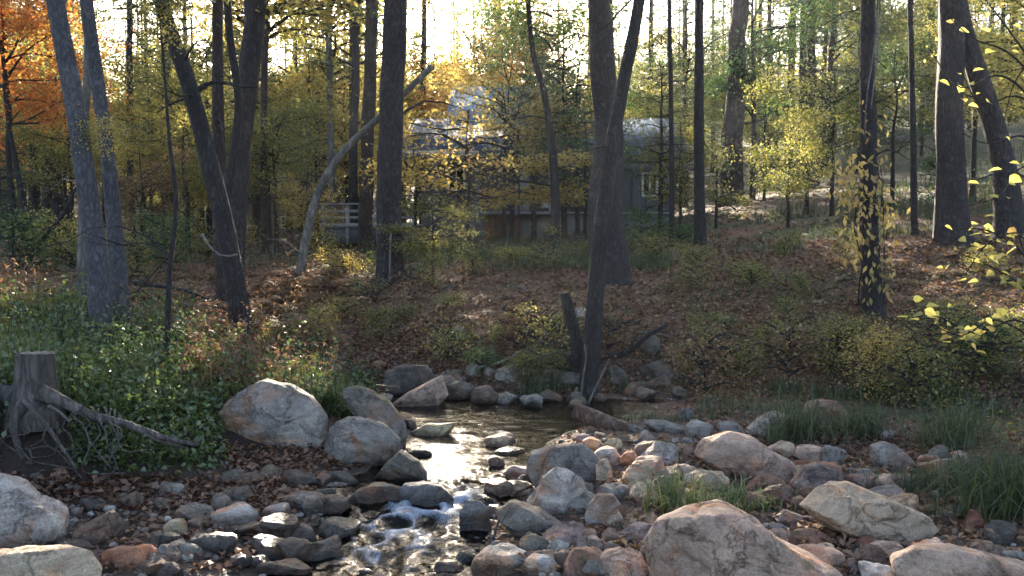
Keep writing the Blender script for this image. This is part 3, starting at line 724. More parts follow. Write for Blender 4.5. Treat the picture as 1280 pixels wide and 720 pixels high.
def pebbles():
    r = np.random.default_rng(3)
    pts = scatter_px(2600, [(1280, 1600, 560, 725, .6), (-300, 0, 620, 725, .4), (0, 460, 600, 725, 2.2), (600, 1280, 540, 725, 3), (420, 860, 470, 512, .8), (560, 660, 560, 720, .4)], r)
    pts = pts[pts[:, 1] < 9]
    bm = bmesh.new(); bmesh.ops.create_icosphere(bm, subdivisions=2, radius=1)
    V0 = np.array([v.co[:] for v in bm.verts]); F0 = np.array([[v.index for v in f.verts] for f in bm.faces]); bm.free()
    n = len(pts)
    sz = r.lognormal(math.log(.011), .5, n).clip(.005, .03)
    sc = sz[:, None] * r.uniform(.6, 1.35, (n, 3)) * np.array([1, 1, .65])
    a = r.uniform(0, 2 * PI, n); ca, sa = np.cos(a), np.sin(a)
    X = V0[None] * sc[:, None, :] * r.uniform(.85, 1.15, (n, len(V0), 1))
    V = np.stack([X[..., 0] * ca[:, None] - X[..., 1] * sa[:, None], X[..., 0] * sa[:, None] + X[..., 1] * ca[:, None], X[..., 2]], -1) + pts[:, None, :] + np.array([0, 0, 1]) * (sz * .3)[:, None, None]
    Fc = (F0[None] + (np.arange(n) * len(V0))[:, None, None]).reshape(-1, 3)
    m, nn, l, b, out = new_mat('gravel_stones')
    at = nn.new('ShaderNodeAttribute'); at.attribute_name = 'rnd'
    rp = ramp(nn, [(0, (.06, .05, .045)), (.3, (.12, .095, .08)), (.6, (.20, .16, .13)), (.88, (.28, .24, .20)), (1, (.42, .40, .36))]); l.new(at.outputs['Fac'], rp.inputs[0])
    nz = noise_node(nn, l, 60, 3, .6, mapping(nn, l, (1, 1, 1)))
    r2 = ramp(nn, [(.3, (.7, .7, .7)), (.7, (1.2, 1.2, 1.2))]); l.new(nz.outputs[0], r2.inputs[0])
    l.new(mix(nn, l, rp.outputs[0], r2.outputs[0], 1.0, 'MULTIPLY'), b.inputs['Base Color']); b.inputs['Roughness'].default_value = .8
    me = mesh_np('gravel', V.reshape(-1, 3), Fc, m, rnd=np.repeat(r.random(n), len(V0)), smooth=True)
    tag(obj_me('gravel', me), 'loose brown and grey gravel between the boulders and along the water', 'gravel', kind='stuff')
pebbles()

# ------------------------------------------------------------------ house among the trees
HY = 26.0                                                     # depth of the front wall
def hx(px): return (px - 640) / F * HY
def hz(py): return float(P(640, py, HY)[2])
M_SIDING = flat_mat('grey_siding', (.085, .092, .11), .8, 0, .15, 3, (1, 1, .3))
M_METAL = flat_mat('metal_roofing', (.11, .16, .25), .75, .0, .25, 2)
M_METAL.node_tree.nodes['Principled BSDF'].inputs['Specular IOR Level'].default_value = .04
M_METAL.node_tree.nodes['Bump'].inputs['Strength'].default_value = 0.0
M_ROOF = flat_mat('dimmed_metal_roofing', (.05, .07, .105), .8, 0, .3, 3)  # front roof metal, darkened against skylight glare: shade put into the colour
M_ROOF.node_tree.nodes['Bump'].inputs['Strength'].default_value = 0.0
M_TRIM = flat_mat('white_trim', (.62, .62, .60), .6, 0, .1)
M_DARKTRIM = flat_mat('dark_trim', (.07, .07, .075), .7)
M_BOARD = flat_mat('old_boards', (.16, .09, .06), .85, 0, .5, 3, (1, 1, 1))
M_STONE = flat_mat('foundation_block', (.13, .125, .125), .9, 0, .3, 6)
M_DECK = flat_mat('grey_deck', (.24, .24, .25), .8, 0, .3, 5, (1, 8, 8))
M_PANEL = flat_mat('pale_panel', (.25, .27, .28), .7, 0, .1)
def glass():
    m, n, l, b, out = new_mat('window_glass')
    b.inputs['Base Color'].default_value = (.02, .022, .025, 1); b.inputs['Roughness'].default_value = .06
    return m
M_GLASS = glass()
def house():
    x0, x1, zb, ze, zr = hx(522), hx(842), hz(303) - .6, hz(190), hz(145) + .25
    yb = HY + 6.4; ym = HY + 2.9
    h = empty('house', ((x0 + x1) / 2, HY, zb), 'blue grey wooden house with a metal gable roof behind the yellow leaved tree', 'house')
    o = np.array(h.location)
    def part(name, fn, mat, parent=h):
        m = MB(); fn(m)
        me = mesh_np(name, np.vstack(m.V) - o, np.vstack(m.F), mat)
        return obj_me(name, me, parent)
    zf = hz(264)                                              # floor line
    def walls(m):
        m.box((x0, HY, zf), (x1, HY + .15, ze)); m.box((x0, yb - .15, zf), (x1, yb, ze))
        m.box((x0, HY + .15, zf), (x0 + .15, yb - .15, ze)); m.box((x1 - .15, HY + .15, zf), (x1, yb - .15, ze))
        for xa in (x0, x1 - .15):                             # gable triangles
            V = [(xa, HY, ze), (xa + .15, HY, ze), (xa, yb, ze), (xa + .15, yb, ze), (xa, ym + .3, zr - .15), (xa + .15, ym + .3, zr - .15)]
            m.add(V, [(0, 2, 4, 4), (1, 5, 3, 3), (0, 4, 5, 1), (2, 3, 5, 4)])
        k = x0 + .2
        while k < x1 - .1:                                    # battens
            m.box((k, HY - .022, zf), (k + .045, HY - .002, ze - .05)); k += .42
    part('wall', walls, M_SIDING)
    def roof(m):
        ov = .45
        sl1 = (zr - ze) / (ym + .3 - HY); sl2 = (zr - ze) / (yb - ym - .3)
        for ya, za, yc, zc in ((HY - ov, ze - ov * sl1, ym + .3, zr), (yb + ov, ze - ov * sl2, ym + .3, zr)):
            V = [(x0 - .5, ya, za), (x1 + .5, ya, za), (x1 + .5, yc, zc), (x0 - .5, yc, zc)]
            V += [(a, b, c + .08) for a, b, c in V]
            m.add(V, [(0,3,2,1),(4,5,6,7),(0,1,5,4),(1,2,6,5),(2,3,7,6),(3,0,4,7)])
            k = x0 - .45
            while k < x1 + .45:                               # standing seams
                V = np.array([(k, ya, za + .083), (k + .03, ya, za + .083), (k + .03, yc, zc + .083), (k, yc, zc + .083)])
                m.add(np.vstack([V, V + [0, 0, .04]]), [(0,3,2,1),(4,5,6,7),(0,1,5,4),(1,2,6,5),(2,3,7,6),(3,0,4,7)]); k += .4
    rf = part('roof', roof, M_ROOF)
    # taller block rising behind the front roof
    ua, ub, uy, ue, ur = hx(566), hx(700), HY + 2.2, hz(156), hz(100) + .45
    def upper(m):
        m.box((ua, uy, ze - .2), (ub, uy + .15, ue)); m.box((ua, uy + 4.2, ze - .2), (ub, uy + 4.35, ue))
        for xa in (ua, ub - .15):
            m.box((xa, uy + .15, ze - .2), (xa + .15, uy + 4.2, ue))
            V = [(xa, uy, ue), (xa + .15, uy, ue), (xa, uy + 4.35, ue), (xa + .15, uy + 4.35, ue), (xa, uy + 2.17, ur - .15), (xa + .15, uy + 2.17, ur - .15)]
            m.add(V, [(0, 2, 4, 4), (1, 5, 3, 3), (0, 4, 5, 1), (2, 3, 5, 4)])
    part('upper_wall', upper, M_SIDING)
    def uroof(m):
        sl = (ur - ue) / 2.17
        for sg in (-1, 1):
            ya = uy + 2.17 + sg * 2.6; za = ur - 2.6 * sl; yc = uy + 2.17
            V = [(ua - .3, ya, za), (ub + .4, ya, za), (ub + .4, yc, ur), (ua - .3, yc, ur)]; V += [(a, b, c + .08) for a, b, c in V]
            m.add(V, [(0,3,2,1),(4,5,6,7),(0,1,5,4),(1,2,6,5),(2,3,7,6),(3,0,4,7)])
            k = ua - .35
            while k < ub + .35:
                V = np.array([(k, ya, za + .083), (k + .03, ya, za + .083), (k + .03, yc, ur + .083), (k, yc, ur + .083)])
                m.add(np.vstack([V, V + [0, 0, .04]]), [(0,3,2,1),(4,5,6,7),(0,1,5,4),(1,2,6,5),(2,3,7,6),(3,0,4,7)]); k += .4
    part('upper_roof', uroof, M_METAL)
    part('fascia', lambda m: m.box((x0 - .5, HY - .50, ze - .62), (x1 + .5, HY - .46, ze - .40)), M_DARKTRIM, rf)
    part('chimney', lambda m: m.tube([(hx(770), ym + 1.2, zr - .5), (hx(770), ym + 1.2, zr + .5)], [.11, .11], 12), M_DARKTRIM, rf)
    def found(m):
        m.box((x0 + .1, HY + .12, zb - .5), (x1 - .1, yb - .1, zf - .002))
    part('foundation', found, M_STONE)
    def boards(m):
        xa, xb = hx(604), hx(652); k = xa
        while k < xb:
            m.box((k, HY + .06, hz(303)), (min(k + .17, xb), HY + .115, hz(270))); k += .18
    part('boarded_panel', boards, M_BOARD)
    part('ledge', lambda m: (m.box((hx(600), HY - .5, zf - .10), (hx(690), HY + .1, zf - .03)), m.box((hx(690), HY - .12, zf - .08), (x1, HY + .1, zf - .03))), M_TRIM if False else M_DECK)
    d = part('door', lambda m: m.box((hx(643), HY - .045, zf + .003), (hx(661), HY - .002, hz(208))), M_PANEL)
    part('handle', lambda m: m.tube([(hx(658), HY - .05, hz(240)), (hx(658), HY - .11, hz(240))], [.03, .035], 8), M_DARKTRIM, d)
    part('meter_box', lambda m: m.box((hx(676), HY - .18, hz(260)), (hx(685), HY - .024, hz(250))), M_TRIM)
    part('downpipe', lambda m: m.tube([(hx(687), HY - .07, zf), (hx(687), HY - .07, hz(196))], [.035, .035], 8), M_TRIM)
    def win(xa, xb, ya, yb_):
        w = part('window', lambda m: (m.box((hx(xa), HY - .07, hz(yb_)), (hx(xa) + .06, HY - .024, hz(ya))), m.box((hx(xb) - .06, HY - .07, hz(yb_)), (hx(xb), HY - .024, hz(ya))),
              m.box((hx(xa) + .06, HY - .07, hz(yb_)), (hx(xb) - .06, HY - .024, hz(yb_) + .06)), m.box((hx(xa) + .06, HY - .07, hz(ya) - .06), (hx(xb) - .06, HY - .024, hz(ya))),
              m.box((hx((xa + xb) / 2) - .02, HY - .068, hz(yb_) + .06), (hx((xa + xb) / 2) + .02, HY - .024, hz(ya) - .06))), M_TRIM)
        part('pane', lambda m: m.box((hx(xa) + .055, HY - .035, hz(yb_) + .05), (hx(xb) - .055, HY - .012, hz(ya) - .05)), M_GLASS, w)
    win(801, 821, 216, 246); win(733, 745, 206, 228); win(560, 582, 210, 240)
    # porch roof at the near end
    def porch(m):
        V = np.array([(hx(498), HY - 1.5, hz(205)), (hx(600), HY - 1.5, hz(205)), (hx(600), HY - .03, hz(192)), (hx(498), HY - .03, hz(192))])
        m.add(np.vstack([V, V + [0, 0, .09]]), [(0,3,2,1),(4,5,6,7),(0,1,5,4),(1,2,6,5),(2,3,7,6),(3,0,4,7)])
    pr = part('porch_roof', porch, M_DARKTRIM)
    for px in (500, 548, 597):
        part('porch_post', lambda m: m.box((hx(px), HY - 1.45, zb), (hx(px) + .11, HY - 1.34, hz(204))), M_SIDING)
    return h
house()
def deck():
    D = 24.0
    def X(px): return (px - 640) / F * D
    def Z(py): return float(P(640, py, D)[2])
    d = empty('deck', (X(460), D, Z(290)), 'low grey timber deck with railings beside the house, behind the tall grey pine', 'deck')
    o = np.array(d.location)
    def part(name, fn, mat):
        m = MB(); fn(m); return obj_me(name, mesh_np(name, np.vstack(m.V) - o, np.vstack(m.F), mat), d)
    part('platform', lambda m: m.box((X(400), D, Z(284)), (X(520), D + 3, Z(279))), M_DECK)
    for px in (402, 432, 470, 515):
        part('post', lambda m: m.box((X(px), D + .03, Z(306)), (X(px) + .1, D + .12, Z(256))), M_DECK)
    part('top_rail', lambda m: m.box((X(400), D - .03, Z(256)), (X(520), D + .16, Z(254))), M_DECK)
    for py in (264, 272):
        part('middle_rail', lambda m: m.box((X(400), D + .05, Z(py) - .04), (X(520), D + .09, Z(py) + .04)), M_DECK)
    part('skirt', lambda m: m.box((X(401), D + .06, Z(303)), (X(519), D + .10, Z(285))), M_SIDING)
deck()
def cabin():
    D = 44.0
    x, y, z, _ = G(335, 296)
    def X(px): return (px - 640) / F * D
    def Z(py): return float(P(640, py, D)[2])
    c = empty('cabin', (X(345), D, Z(305)), 'small tan cabin with two pale windows far back in the golden woods', 'cabin')
    o = np.array(c.location)
    def part(name, fn, mat, par=c):
        m = MB(); fn(m); return obj_me(name, mesh_np(name, np.vstack(m.V) - o, np.vstack(m.F), mat), par)
    part('wall', lambda m: m.box((X(290), D, Z(320)), (X(425), D + 4, Z(248))), flat_mat('tan_cladding', (.20, .165, .12), .85, 0, .3, 4, (1, 1, 5)))
    def roof(m):
        V = np.array([(X(282), D - .6, Z(250)), (X(432), D - .6, Z(250)), (X(432), D + 2.2, Z(218)), (X(282), D + 2.2, Z(218)), (X(282), D + 5, Z(250)), (X(432), D + 5, Z(250))])
        V = np.vstack([V, V + [0, 0, .14]])
        m.add(V, [(0,3,2,1),(3,4,5,2),(6,7,8,9),(9,8,11,10),(0,1,7,6),(4,10,11,5),(0,6,9,3),(3,9,10,4),(1,2,8,7),(2,5,11,8)])
    part('roof', roof, M_DARKTRIM)
    for px in (318, 352):
        w = part('window', lambda m: m.box((X(px), D - .06, Z(286)), (X(px + 17), D - .002, Z(270))), M_TRIM)
        part('pane', lambda m: m.box((X(px + 2), D - .075, Z(284.5)), (X(px + 15), D - .05, Z(271.5))), M_GLASS, w)
cabin()

# ------------------------------------------------------------------ foliage makers (return leaf quads and their centres)
def frames(n, r, flat=.35):
    """random leaf axes: a = along the leaf, b = across"""
    nm = r.normal(size=(n, 3)) * np.array([1, 1, flat]) if False else r.normal(size=(n, 3))
    nm[:, 2] = np.abs(nm[:, 2]) + flat
    nm /= np.linalg.norm(nm, axis=1)[:, None]
    a = r.normal(size=(n, 3)); a[:, 2] -= .4
    a -= (a * nm).sum(1)[:, None] * nm
    a /= np.linalg.norm(a, axis=1)[:, None] + 1e-9
    return a, np.cross(nm, a), nm
def leaf_quads(Cn, size, r, wid=.55, flat=.35, curl=.12):
    n = len(Cn); a, b, nm = frames(n, r, flat)
    L = size * r.uniform(.65, 1.3, n)[:, None]
    return np.stack([Cn - a * L * .5, Cn + b * L * wid * .5 + nm * L * curl - a * L * .05, Cn + a * L * .55, Cn - b * L * wid * .5 + nm * L * curl - a * L * .05], 1)
def needle_tufts(Cn, Dr, r, per=7, length=.15, width=.010):
    """thin blades fanned round a twig end"""
    n = len(Cn)
    c = np.repeat(Cn, per, 0); d = np.repeat(Dr, per, 0)
    v = d * .7 + r.normal(size=(n * per, 3)) * .75
    v /= np.linalg.norm(v, axis=1)[:, None]
    s = np.cross(v, r.normal(size=(n * per, 3))); s /= np.linalg.norm(s, axis=1)[:, None]
    L = length * r.uniform(.7, 1.25, (n * per, 1)); w = width * r.uniform(.8, 1.3, (n * per, 1))
    e = c + v * L
    return np.stack([c - s * w * .5, c + s * w * .5, e + s * w * .35, e - s * w * .35], 1)
class Foliage:
    def __init__(s, Q, rnd): s.Q, s.rnd, s.C, s._me = np.asarray(Q, np.float32), rnd, Q.mean(1), {}
    def mesh(s, name, mat, mb=None, bark=None, keep=None):
        if keep is None:
            k = (mat.name, bark.name if bark else '')
            if k not in s._me: s._me[k] = s._mk(name, mat, s.Q, s.rnd, mb, bark)
            return s._me[k]
        return s._mk(name, mat, s.Q[keep], s.rnd[keep], mb, bark)
    @staticmethod
    def _mk(name, mat, Q, rnd, mb, bark):
        n = len(Q); V, Fq, rn = Q.reshape(-1, 3), np.arange(n * 4).reshape(n, 4), np.repeat(rnd, 4)
        if mb is not None and mb.V:
            BV = np.vstack(mb.V)
            V = np.vstack([V, BV]); Fq = np.vstack([Fq, np.vstack(mb.F) + n * 4]); rn = np.append(rn, np.zeros(len(BV)))
        me = mesh_np(name, V, Fq, mat, rnd=rn)
        if mb is not None and mb.V:
            me.materials.append(bark)
            mi = np.zeros(len(Fq), np.int32); mi[n:] = 1
            me.polygons.foreach_set('material_index', mi)
        return me
def clumpy(r, n_cl, n):
    """per-leaf colour number: clumps lean one way, leaves vary round it"""
    return np.clip(np.repeat(r.beta(1.6, 2.2, n_cl), n) + r.normal(0, .16, n_cl * n), 0, 1)

def pine_variant(h, z0, rad, seed, whorl=.55, per_branch=17, blades=8, droop=.25, blen=.17, bw=.019, gappy=.25, taper=.8):
    """crown from height z0 to h: whorls of branches with needle tufts; returns (branch MB, Foliage)"""
    r = np.random.default_rng(seed); mb = MB(); TC, TD, nb = [], [], 0
    z = z0
    while z < h - .2:
        f = (z - z0) / (h - z0)
        R = rad * (min(1, .45 + f * 2.2) * (1 - f) ** taper + .08)
        for k in range(int(r.integers(3, 6))):
            if r.random() < gappy: continue
            az = r.uniform(0, 2 * PI); L = R * r.uniform(.55, 1.15); dz0 = r.uniform(-.1, .35) + f * .5
            t = np.linspace(0, 1, 6)
            pts = np.stack([np.cos(az + .25 * (t - .5) * r.normal()) * L * t, np.sin(az) * L * t, z + L * (dz0 * t - droop * t * t * r.uniform(.5, 1.6)) + r.normal(0, .02, 6)], 1)
            mb.tube(pts, np.linspace(.012 + .012 * L, .005, 6), 5, cap=False)
            m = max(4, int(per_branch * L / rad * 1.3))
            tt = np.clip(r.beta(2.2, 1.2, m), .15, 1)
            base = np.stack([np.interp(tt, t, pts[:, i]) for i in range(3)], 1)
            off = r.normal(size=(m, 3)) * np.array([.30, .30, .10]) * (.35 + .45 * L)
            off *= np.clip(1.15 - tt, .12, 1)[:, None]
            c = base + off
            out = np.array([math.cos(az), math.sin(az), .25])
            TC.append(c); TD.append(np.repeat(out[None], m, 0) + off * .8)
        z += whorl * r.uniform(.6, 1.4)
    TC, TD = np.vstack(TC), np.vstack(TD)
    TD /= np.linalg.norm(TD, axis=1)[:, None]
    Q = needle_tufts(TC, TD, r, blades, blen, bw)
    return mb, Foliage(Q, clumpy(r, len(TC), blades))
def broad_variant(h, z0, rx, rz, seed, n_leaf=9000, size=.085, branches=16, flatness=.5, layered=0.0, lean=0.0):
    """trunkless crown of a broad-leaved tree: limbs, twigs, leaves round the twigs"""
    r = np.random.default_rng(seed); mb = MB(); ends = []
    zc = z0 + rz
    for k in range(branches):
        zt = r.uniform(z0 * .75, z0 + rz * 1.3); az = k * 2.4 + r.normal(0, .4)
        f = np.clip((zt - z0) / (2 * rz), -.2, 1)
        L = rx * r.uniform(.6, 1.1) * math.sqrt(max(.12, 1 - (2 * f - .75) ** 2 * .8))
        up = r.uniform(.15, .8) * (1 - layered)
        t = np.linspace(0, 1, 7)
        bend = r.normal(0, .35)
        pts = np.stack([np.cos(az + bend * t) * L * t + lean * 0, np.sin(az + bend * t) * L * t, zt + L * up * t + .06 * L * np.sin(t * 5 + k) - .1 * L * t * t], 1)
        mb.tube(pts, np.linspace(.012 + .010 * L, .004, 7), 5, cap=False)
        for j in range(int(r.integers(4, 8))):
            tb = r.uniform(.3, 1); b0 = np.array([np.interp(tb, t, pts[:, i]) for i in range(3)])
            a2 = az + r.normal(0, 1.0); l2 = L * r.uniform(.18, .5)
            p2 = b0 + np.array([math.cos(a2) * l2, math.sin(a2) * l2, l2 * r.uniform(-.25, .5) * (1 - .7 * layered)])
            q = np.linspace(b0, p2, 4); q[1:3] += r.normal(0, .03 * l2, (2, 3))
            mb.tube(q, np.linspace(.006 + .004 * l2, .002, 4), 4, cap=False)
            for s in np.linspace(.35, 1.05, 3): ends.append(b0 + (p2 - b0) * s)
    ends = np.array(ends); nE = len(ends); per = max(3, n_leaf // nE)
    sp = .09 * rx + .09
    c = np.repeat(ends, per, 0) + r.normal(size=(nE * per, 3)) * np.array([sp, sp, sp * (.75 - .5 * layered)])
    return mb, Foliage(leaf_quads(c, size, r, .6, flatness), clumpy(r, nE, per))

V_PINE = [pine_variant(22, 3.0, 2.6, 101, gappy=.18), pine_variant(26, 5.0, 2.9, 102, gappy=.22), pine_variant(18, 2.0, 2.3, 103, .5, gappy=.18), pine_variant(24, 7.5, 3.0, 104, gappy=.2)]
V_HIGH = [pine_variant(9, 0.0, 2.4, 111, .6, 12), pine_variant(8, 0.0, 2.1, 112, .6, 12)]        # crown tops of the tall near pines
V_SMALL = [pine_variant(5.5, .5, 1.35, 121, .28, 16, 7, .15, .12, .009, .15), pine_variant(4.2, .3, 1.2, 122, .25, 16, 7, .1, .12, .009, .2), pine_variant(7.5, 1.2, 1.7, 123, .33, 16, 7, .2, .13, .009, .15)]
V_BROAD = [broad_variant(6, 2.0, 1.9, 1.8, 131, 8000, .085), broad_variant(7, 2.6, 2.2, 2.2, 132, 9000, .09), broad_variant(4, 1.0, 1.4, 1.3, 133, 6000, .075, 14), broad_variant(9, 3.2, 2.6, 3.0, 134, 11000, .10, 20)]
V_MAPLE = [broad_variant(4.2, 1.3, 1.9, 1.25, 141, 5200, .09, 17, .9, .75)]
V_BUSH = [broad_variant(1, .08, .50, .36, 151, 1500, .045, 14, .4), broad_variant(1, .10, .62, .30, 152, 1600, .05, 14, .5), broad_variant(1.4, .15, .5, .55, 153, 1700, .05, 16, .4)]

def bark_trunk(pts, rad, seg=20, rough=.16, seed=0, flare=.5, step=.12):
    """a bark-roughened trunk along a path"""
    pts, rad = np.asarray(pts, float), np.asarray(rad, float)
    L = np.concatenate([[0], np.cumsum(np.linalg.norm(np.diff(pts, axis=0), axis=1))])
    n = max(6, int(L[-1] / step)); s = np.linspace(0, 1, n) ** 1.25 * L[-1]
    def cr(v):
        # smooth interpolation through the points
        g = np.gradient(v, L); i = np.clip(np.searchsorted(L, s, side='right') - 1, 0, len(L) - 2); h = L[i + 1] - L[i]; t = (s - L[i]) / h
        return (2*t**3 - 3*t**2 + 1) * v[i] + (t**3 - 2*t**2 + t) * h * g[i] + (-2*t**3 + 3*t**2) * v[i + 1] + (t**3 - t**2) * h * g[i + 1]
    q = np.stack([cr(pts[:, k]) for k in range(3)], 1)
    q[:, :2] += fbm(np.stack([s * .9, s * 0 + seed, s * 0], 1), 2, seed)[:, None] * rad[0] * .25
    rr = np.maximum(np.interp(s, L, rad), .004) * (1 + flare * np.exp(-s / (rad[0] * 2.2)))
    m = MB(); m.tube(q, rr, seg, rough, seed)
    return m, q
def add_limbs(mb, q, rad0, r, n=5, lmin=.5, lmax=1.4, zlo=.25, zhi=.9, dead=True):
    for k in range(n):
        i = int(r.uniform(zlo, zhi) * (len(q) - 1)); b = q[i]; az = r.uniform(0, 2 * PI); L = r.uniform(lmin, lmax)
        t = np.linspace(0, 1, 6); up = r.uniform(-.25, .6)
        pts = b + np.stack([np.cos(az) * L * t, np.sin(az) * L * t, L * (up * t + .18 * np.sin(t * 4 + k))], 1) + r.normal(0, .025 * L, (6, 3)) * t[:, None]
        mb.tube(pts, np.linspace(max(.008, rad0 * .14), .003, 6), 5, cap=False)
        if r.random() < .6:
            c = pts[3]; a2 = az + r.choice([-.9, .9])
            p2 = c + np.stack([np.cos(a2) * L * .4 * t, np.sin(a2) * L * .4 * t, L * .15 * t], 1)
            mb.tube(p2, np.linspace(.008, .002, 6), 4, cap=False)
def add_crown(root, var, mat, loc, rz, sc, name='crown', carve=True, bmat=None, branches=True):
    """branches and leaves as parts of a tree; leaves that would stand in a sun shaft are left out"""
    mb, fo = var
    M = Matrix.Rotation(rz, 3, 'Z'); Mn = np.array(M) * sc
    wl = np.array(root.location) + np.asarray(loc, float)
    keep = None
    if carve:
        w = fo.C @ Mn.T + wl
        g = in_gap(w)
        wg = water_gap(w)
        if g.mean() > .002 or wg.any(): keep = ~wg & (~g | (np.random.default_rng(len(g)).random(len(g)) < np.where(w[:, 1] > 30, .30, np.where(w[:, 2] > 3.6, .09, .04))))
    me = fo.mesh(name, mat, mb if branches else None, (bmat or BARK['dark']) if branches else None, keep)
    c = obj_me(name, me, root, loc, (0, 0, rz), (sc,) * 3)
    return c

# ------------------------------------------------------------------ the trees the photograph shows one by one
_tk = [0]
def hero(name, label, path, w0, w1, bark, height, crown=None, group=None, limbs=4, cat='tree', seg=20, rough=.14, flare=.45, lean_y=0.0, sink=.12):
    """path: photo pixels from the foot up; w0, w1: trunk width in pixels at foot and at the top of the frame"""
    _tk[0] += 1; sd = 300 + _tk[0]; r = np.random.default_rng(sd)
    gx_, gy_, gz_, D = G(*path[0])
    base = np.array([gx_, gy_, gz_])
    pts = [P(px, py, D) for px, py in path]
    pts[0] = base.copy()
    pts = np.array(pts)
    pts[:, 1] += (pts[:, 2] - pts[0, 2]) * lean_y
    z = pts[:, 2]; rad = np.interp(z, [z[0], z[-1]], [w0 * .44 * D / F, w1 * .44 * D / F])
    if height:
        d = pts[-1] - pts[-2]; d /= np.linalg.norm(d); d = d * .5 + np.array([0, 0, .5]); d /= np.linalg.norm(d)
        top = pts[-1].copy(); rem = base[2] + height - top[2]
        if rem > .3:
            for k in (.35, .7, 1.0):
                pts = np.vstack([pts, top + d * rem * k]); rad = np.append(rad, rad[len(path) - 1] * (1 - .88 * k))
    root = empty(name, base, label, cat, group)
    loc = pts - base; loc[0, 2] -= sink
    m, q = bark_trunk(loc, rad, seg, rough, sd, flare)
    if limbs: add_limbs(m, q, rad[0], r, limbs, .35, 1.0 + rad[0] * 2, .12, .5)
    m.build('trunk', BARK[bark], root, smooth=True)
    if crown:
        var, mat, zfrac, sc = crown
        i = int(zfrac * (len(q) - 1))
        add_crown(root, var, LEAF[mat], q[i], r.uniform(0, 6.28), sc, bmat=BARK[bark])
    return root, base, D, q
def bough(T, z, var, mat, sc, side=0.0):
    root, base, D, q = T
    i = int(np.argmin(np.abs(q[:, 2] - z))); loc = q[i] + np.array([side, .3, 0])
    add_crown(root, var, LEAF[mat], loc, (_tk[0] * 1.7 + z) % 6.28, sc, 'crown', bmat=BARK['dark'])
PI1, PI2 = (V_HIGH[0], 'pine', .55, 1.0), (V_HIGH[1], 'darkpine', .5, 1.1)
T1R, T1B, T1D, _ = hero('pine_tree', 'smooth bluish grey trunk leaning over the sunny green undergrowth', [(126,428),(122,330),(112,250),(95,130),(71,0)], 31, 24, 'grey', 15, PI1, limbs=1, rough=.07)
add_crown(T1R, (MB(), V_BUSH[0][1]), LEAF['yellow'], P(130, 195, T1D) - T1B, 1.0, .42, 'sprout', branches=False)
bough(hero('pine_tree', 'slimmer bluish grey trunk standing close behind the big smooth leaning one', [(150,412),(145,300),(134,200),(120,100),(108,0)], 23, 18, 'grey', 14, PI2, limbs=2, rough=.07), 3.6, V_BUSH[0], 'olive', 2.0)
hero('tree', 'thin pale tan trunk glimpsed behind the two smooth grey trunks', [(102,372),(104,250),(108,120),(110,0)], 13, 9, 'pale', 11, None, limbs=2)
bough(hero('pine_tree', 'dark trunk leaning outwards from the bend of the bank with rough limbs', [(303,428),(287,320),(270,240),(243,130),(205,12),(198,-20)], 30, 19, 'dark', 12, PI2, limbs=3), 3.4, V_BUSH[2], 'olive', 2.0)
bough(hero('pine_tree', 'reddish brown straight trunk behind the dark leaning one', [(283,400),(277,300),(273,150),(272,0)], 22, 14, 'red', 16, PI1), 4.2, V_HIGH[0], 'pine', 0.55)
bough(hero('pine_tree', 'thick dark brown trunk with a bend beside the dark leaning one', [(292,352),(298,220),(311,100),(320,0)], 27, 29, 'pine', 18, PI1, limbs=6), 4.6, V_BUSH[1], 'gold', 2.6)
hero('tree', 'crooked dark stem running up beside the thick bent trunk', [(275,380),(283,250),(298,130),(287,40),(284,0)], 14, 10, 'dark', 11, None)
hero('sapling', 'slender dark sapling rising from the edge of the undergrowth', [(208,452),(213,340),(221,250),(212,180)], 9, 5, 'dark', 3.4, (V_BUSH[2], 'olive', .8, .45), limbs=3, seg=10)
P490, b490, D490, _ = hero('pine_tree', 'tall straight grey pine trunk in front of the deck', [(488,352),(490,200),(493,100),(495,0)], 35, 32, 'pine', 19, PI1, limbs=1)
bough(hero('pine_tree', 'dark brown pine trunk just behind the tall grey pine', [(457,316),(460,200),(466,0)], 19, 17, 'red', 19, PI2), 5.2, V_HIGH[1], 'pine', 0.6)
hero('tree', 'pale curved trunk bending across behind the tall grey pine', [(372,348),(384,290),(402,230),(432,185),(475,146),(540,82)], 13, 8, 'pale', 0, None, limbs=3)
bough(hero('tree', 'thin pale green trunk against the bright sky', [(413,300),(414,200),(412,100),(410,0)], 10, 9, 'pale', 14, PI1), 5.0, V_BUSH[2], 'olive', 3.2)
bough(hero('pine_tree', 'largest dark brown pine trunk with a broad foot on the bank', [(764,352),(760,250),(757,150),(752,80),(748,0)], 52, 31, 'pine', 20, PI1, limbs=2, flare=.3), 4.6, V_HIGH[1], 'darkpine', 0.5)
hero('tree', 'dark trunk rising from the creek bank and crossing the largest pine', [(736,490),(742,420),(748,350),(757,250),(771,150),(798,0)], 27, 16, 'dark', 10, (V_BROAD[3], 'olive', .75, .9), limbs=3)
hero('tree', 'dark knotty tree in front of the house wall with forked limbs', [(694,314),(691,200),(680,120),(668,70)], 14, 8, 'dark', 8.5, (V_BROAD[1], 'green', .35, .85), limbs=6, seg=14)
bough(hero('pine_tree', 'slim dark straight trunk beyond the end of the house', [(876,306),(874,150),(873,0)], 16, 12, 'dark', 17, PI2), 5.5, V_HIGH[0], 'darkpine', 0.6)
bough(hero('pine_tree', 'stout reddish pine trunk beyond the end of the house', [(914,256),(918,130),(925,0)], 31, 23, 'red', 22, PI1), 6.0, V_HIGH[1], 'pine', 0.7)
hero('sapling', 'very thin straight dark stem between the house and the slim dark trunk', [(840,310),(839,150),(837,0)], 8, 6, 'dark', 9, None, seg=10)
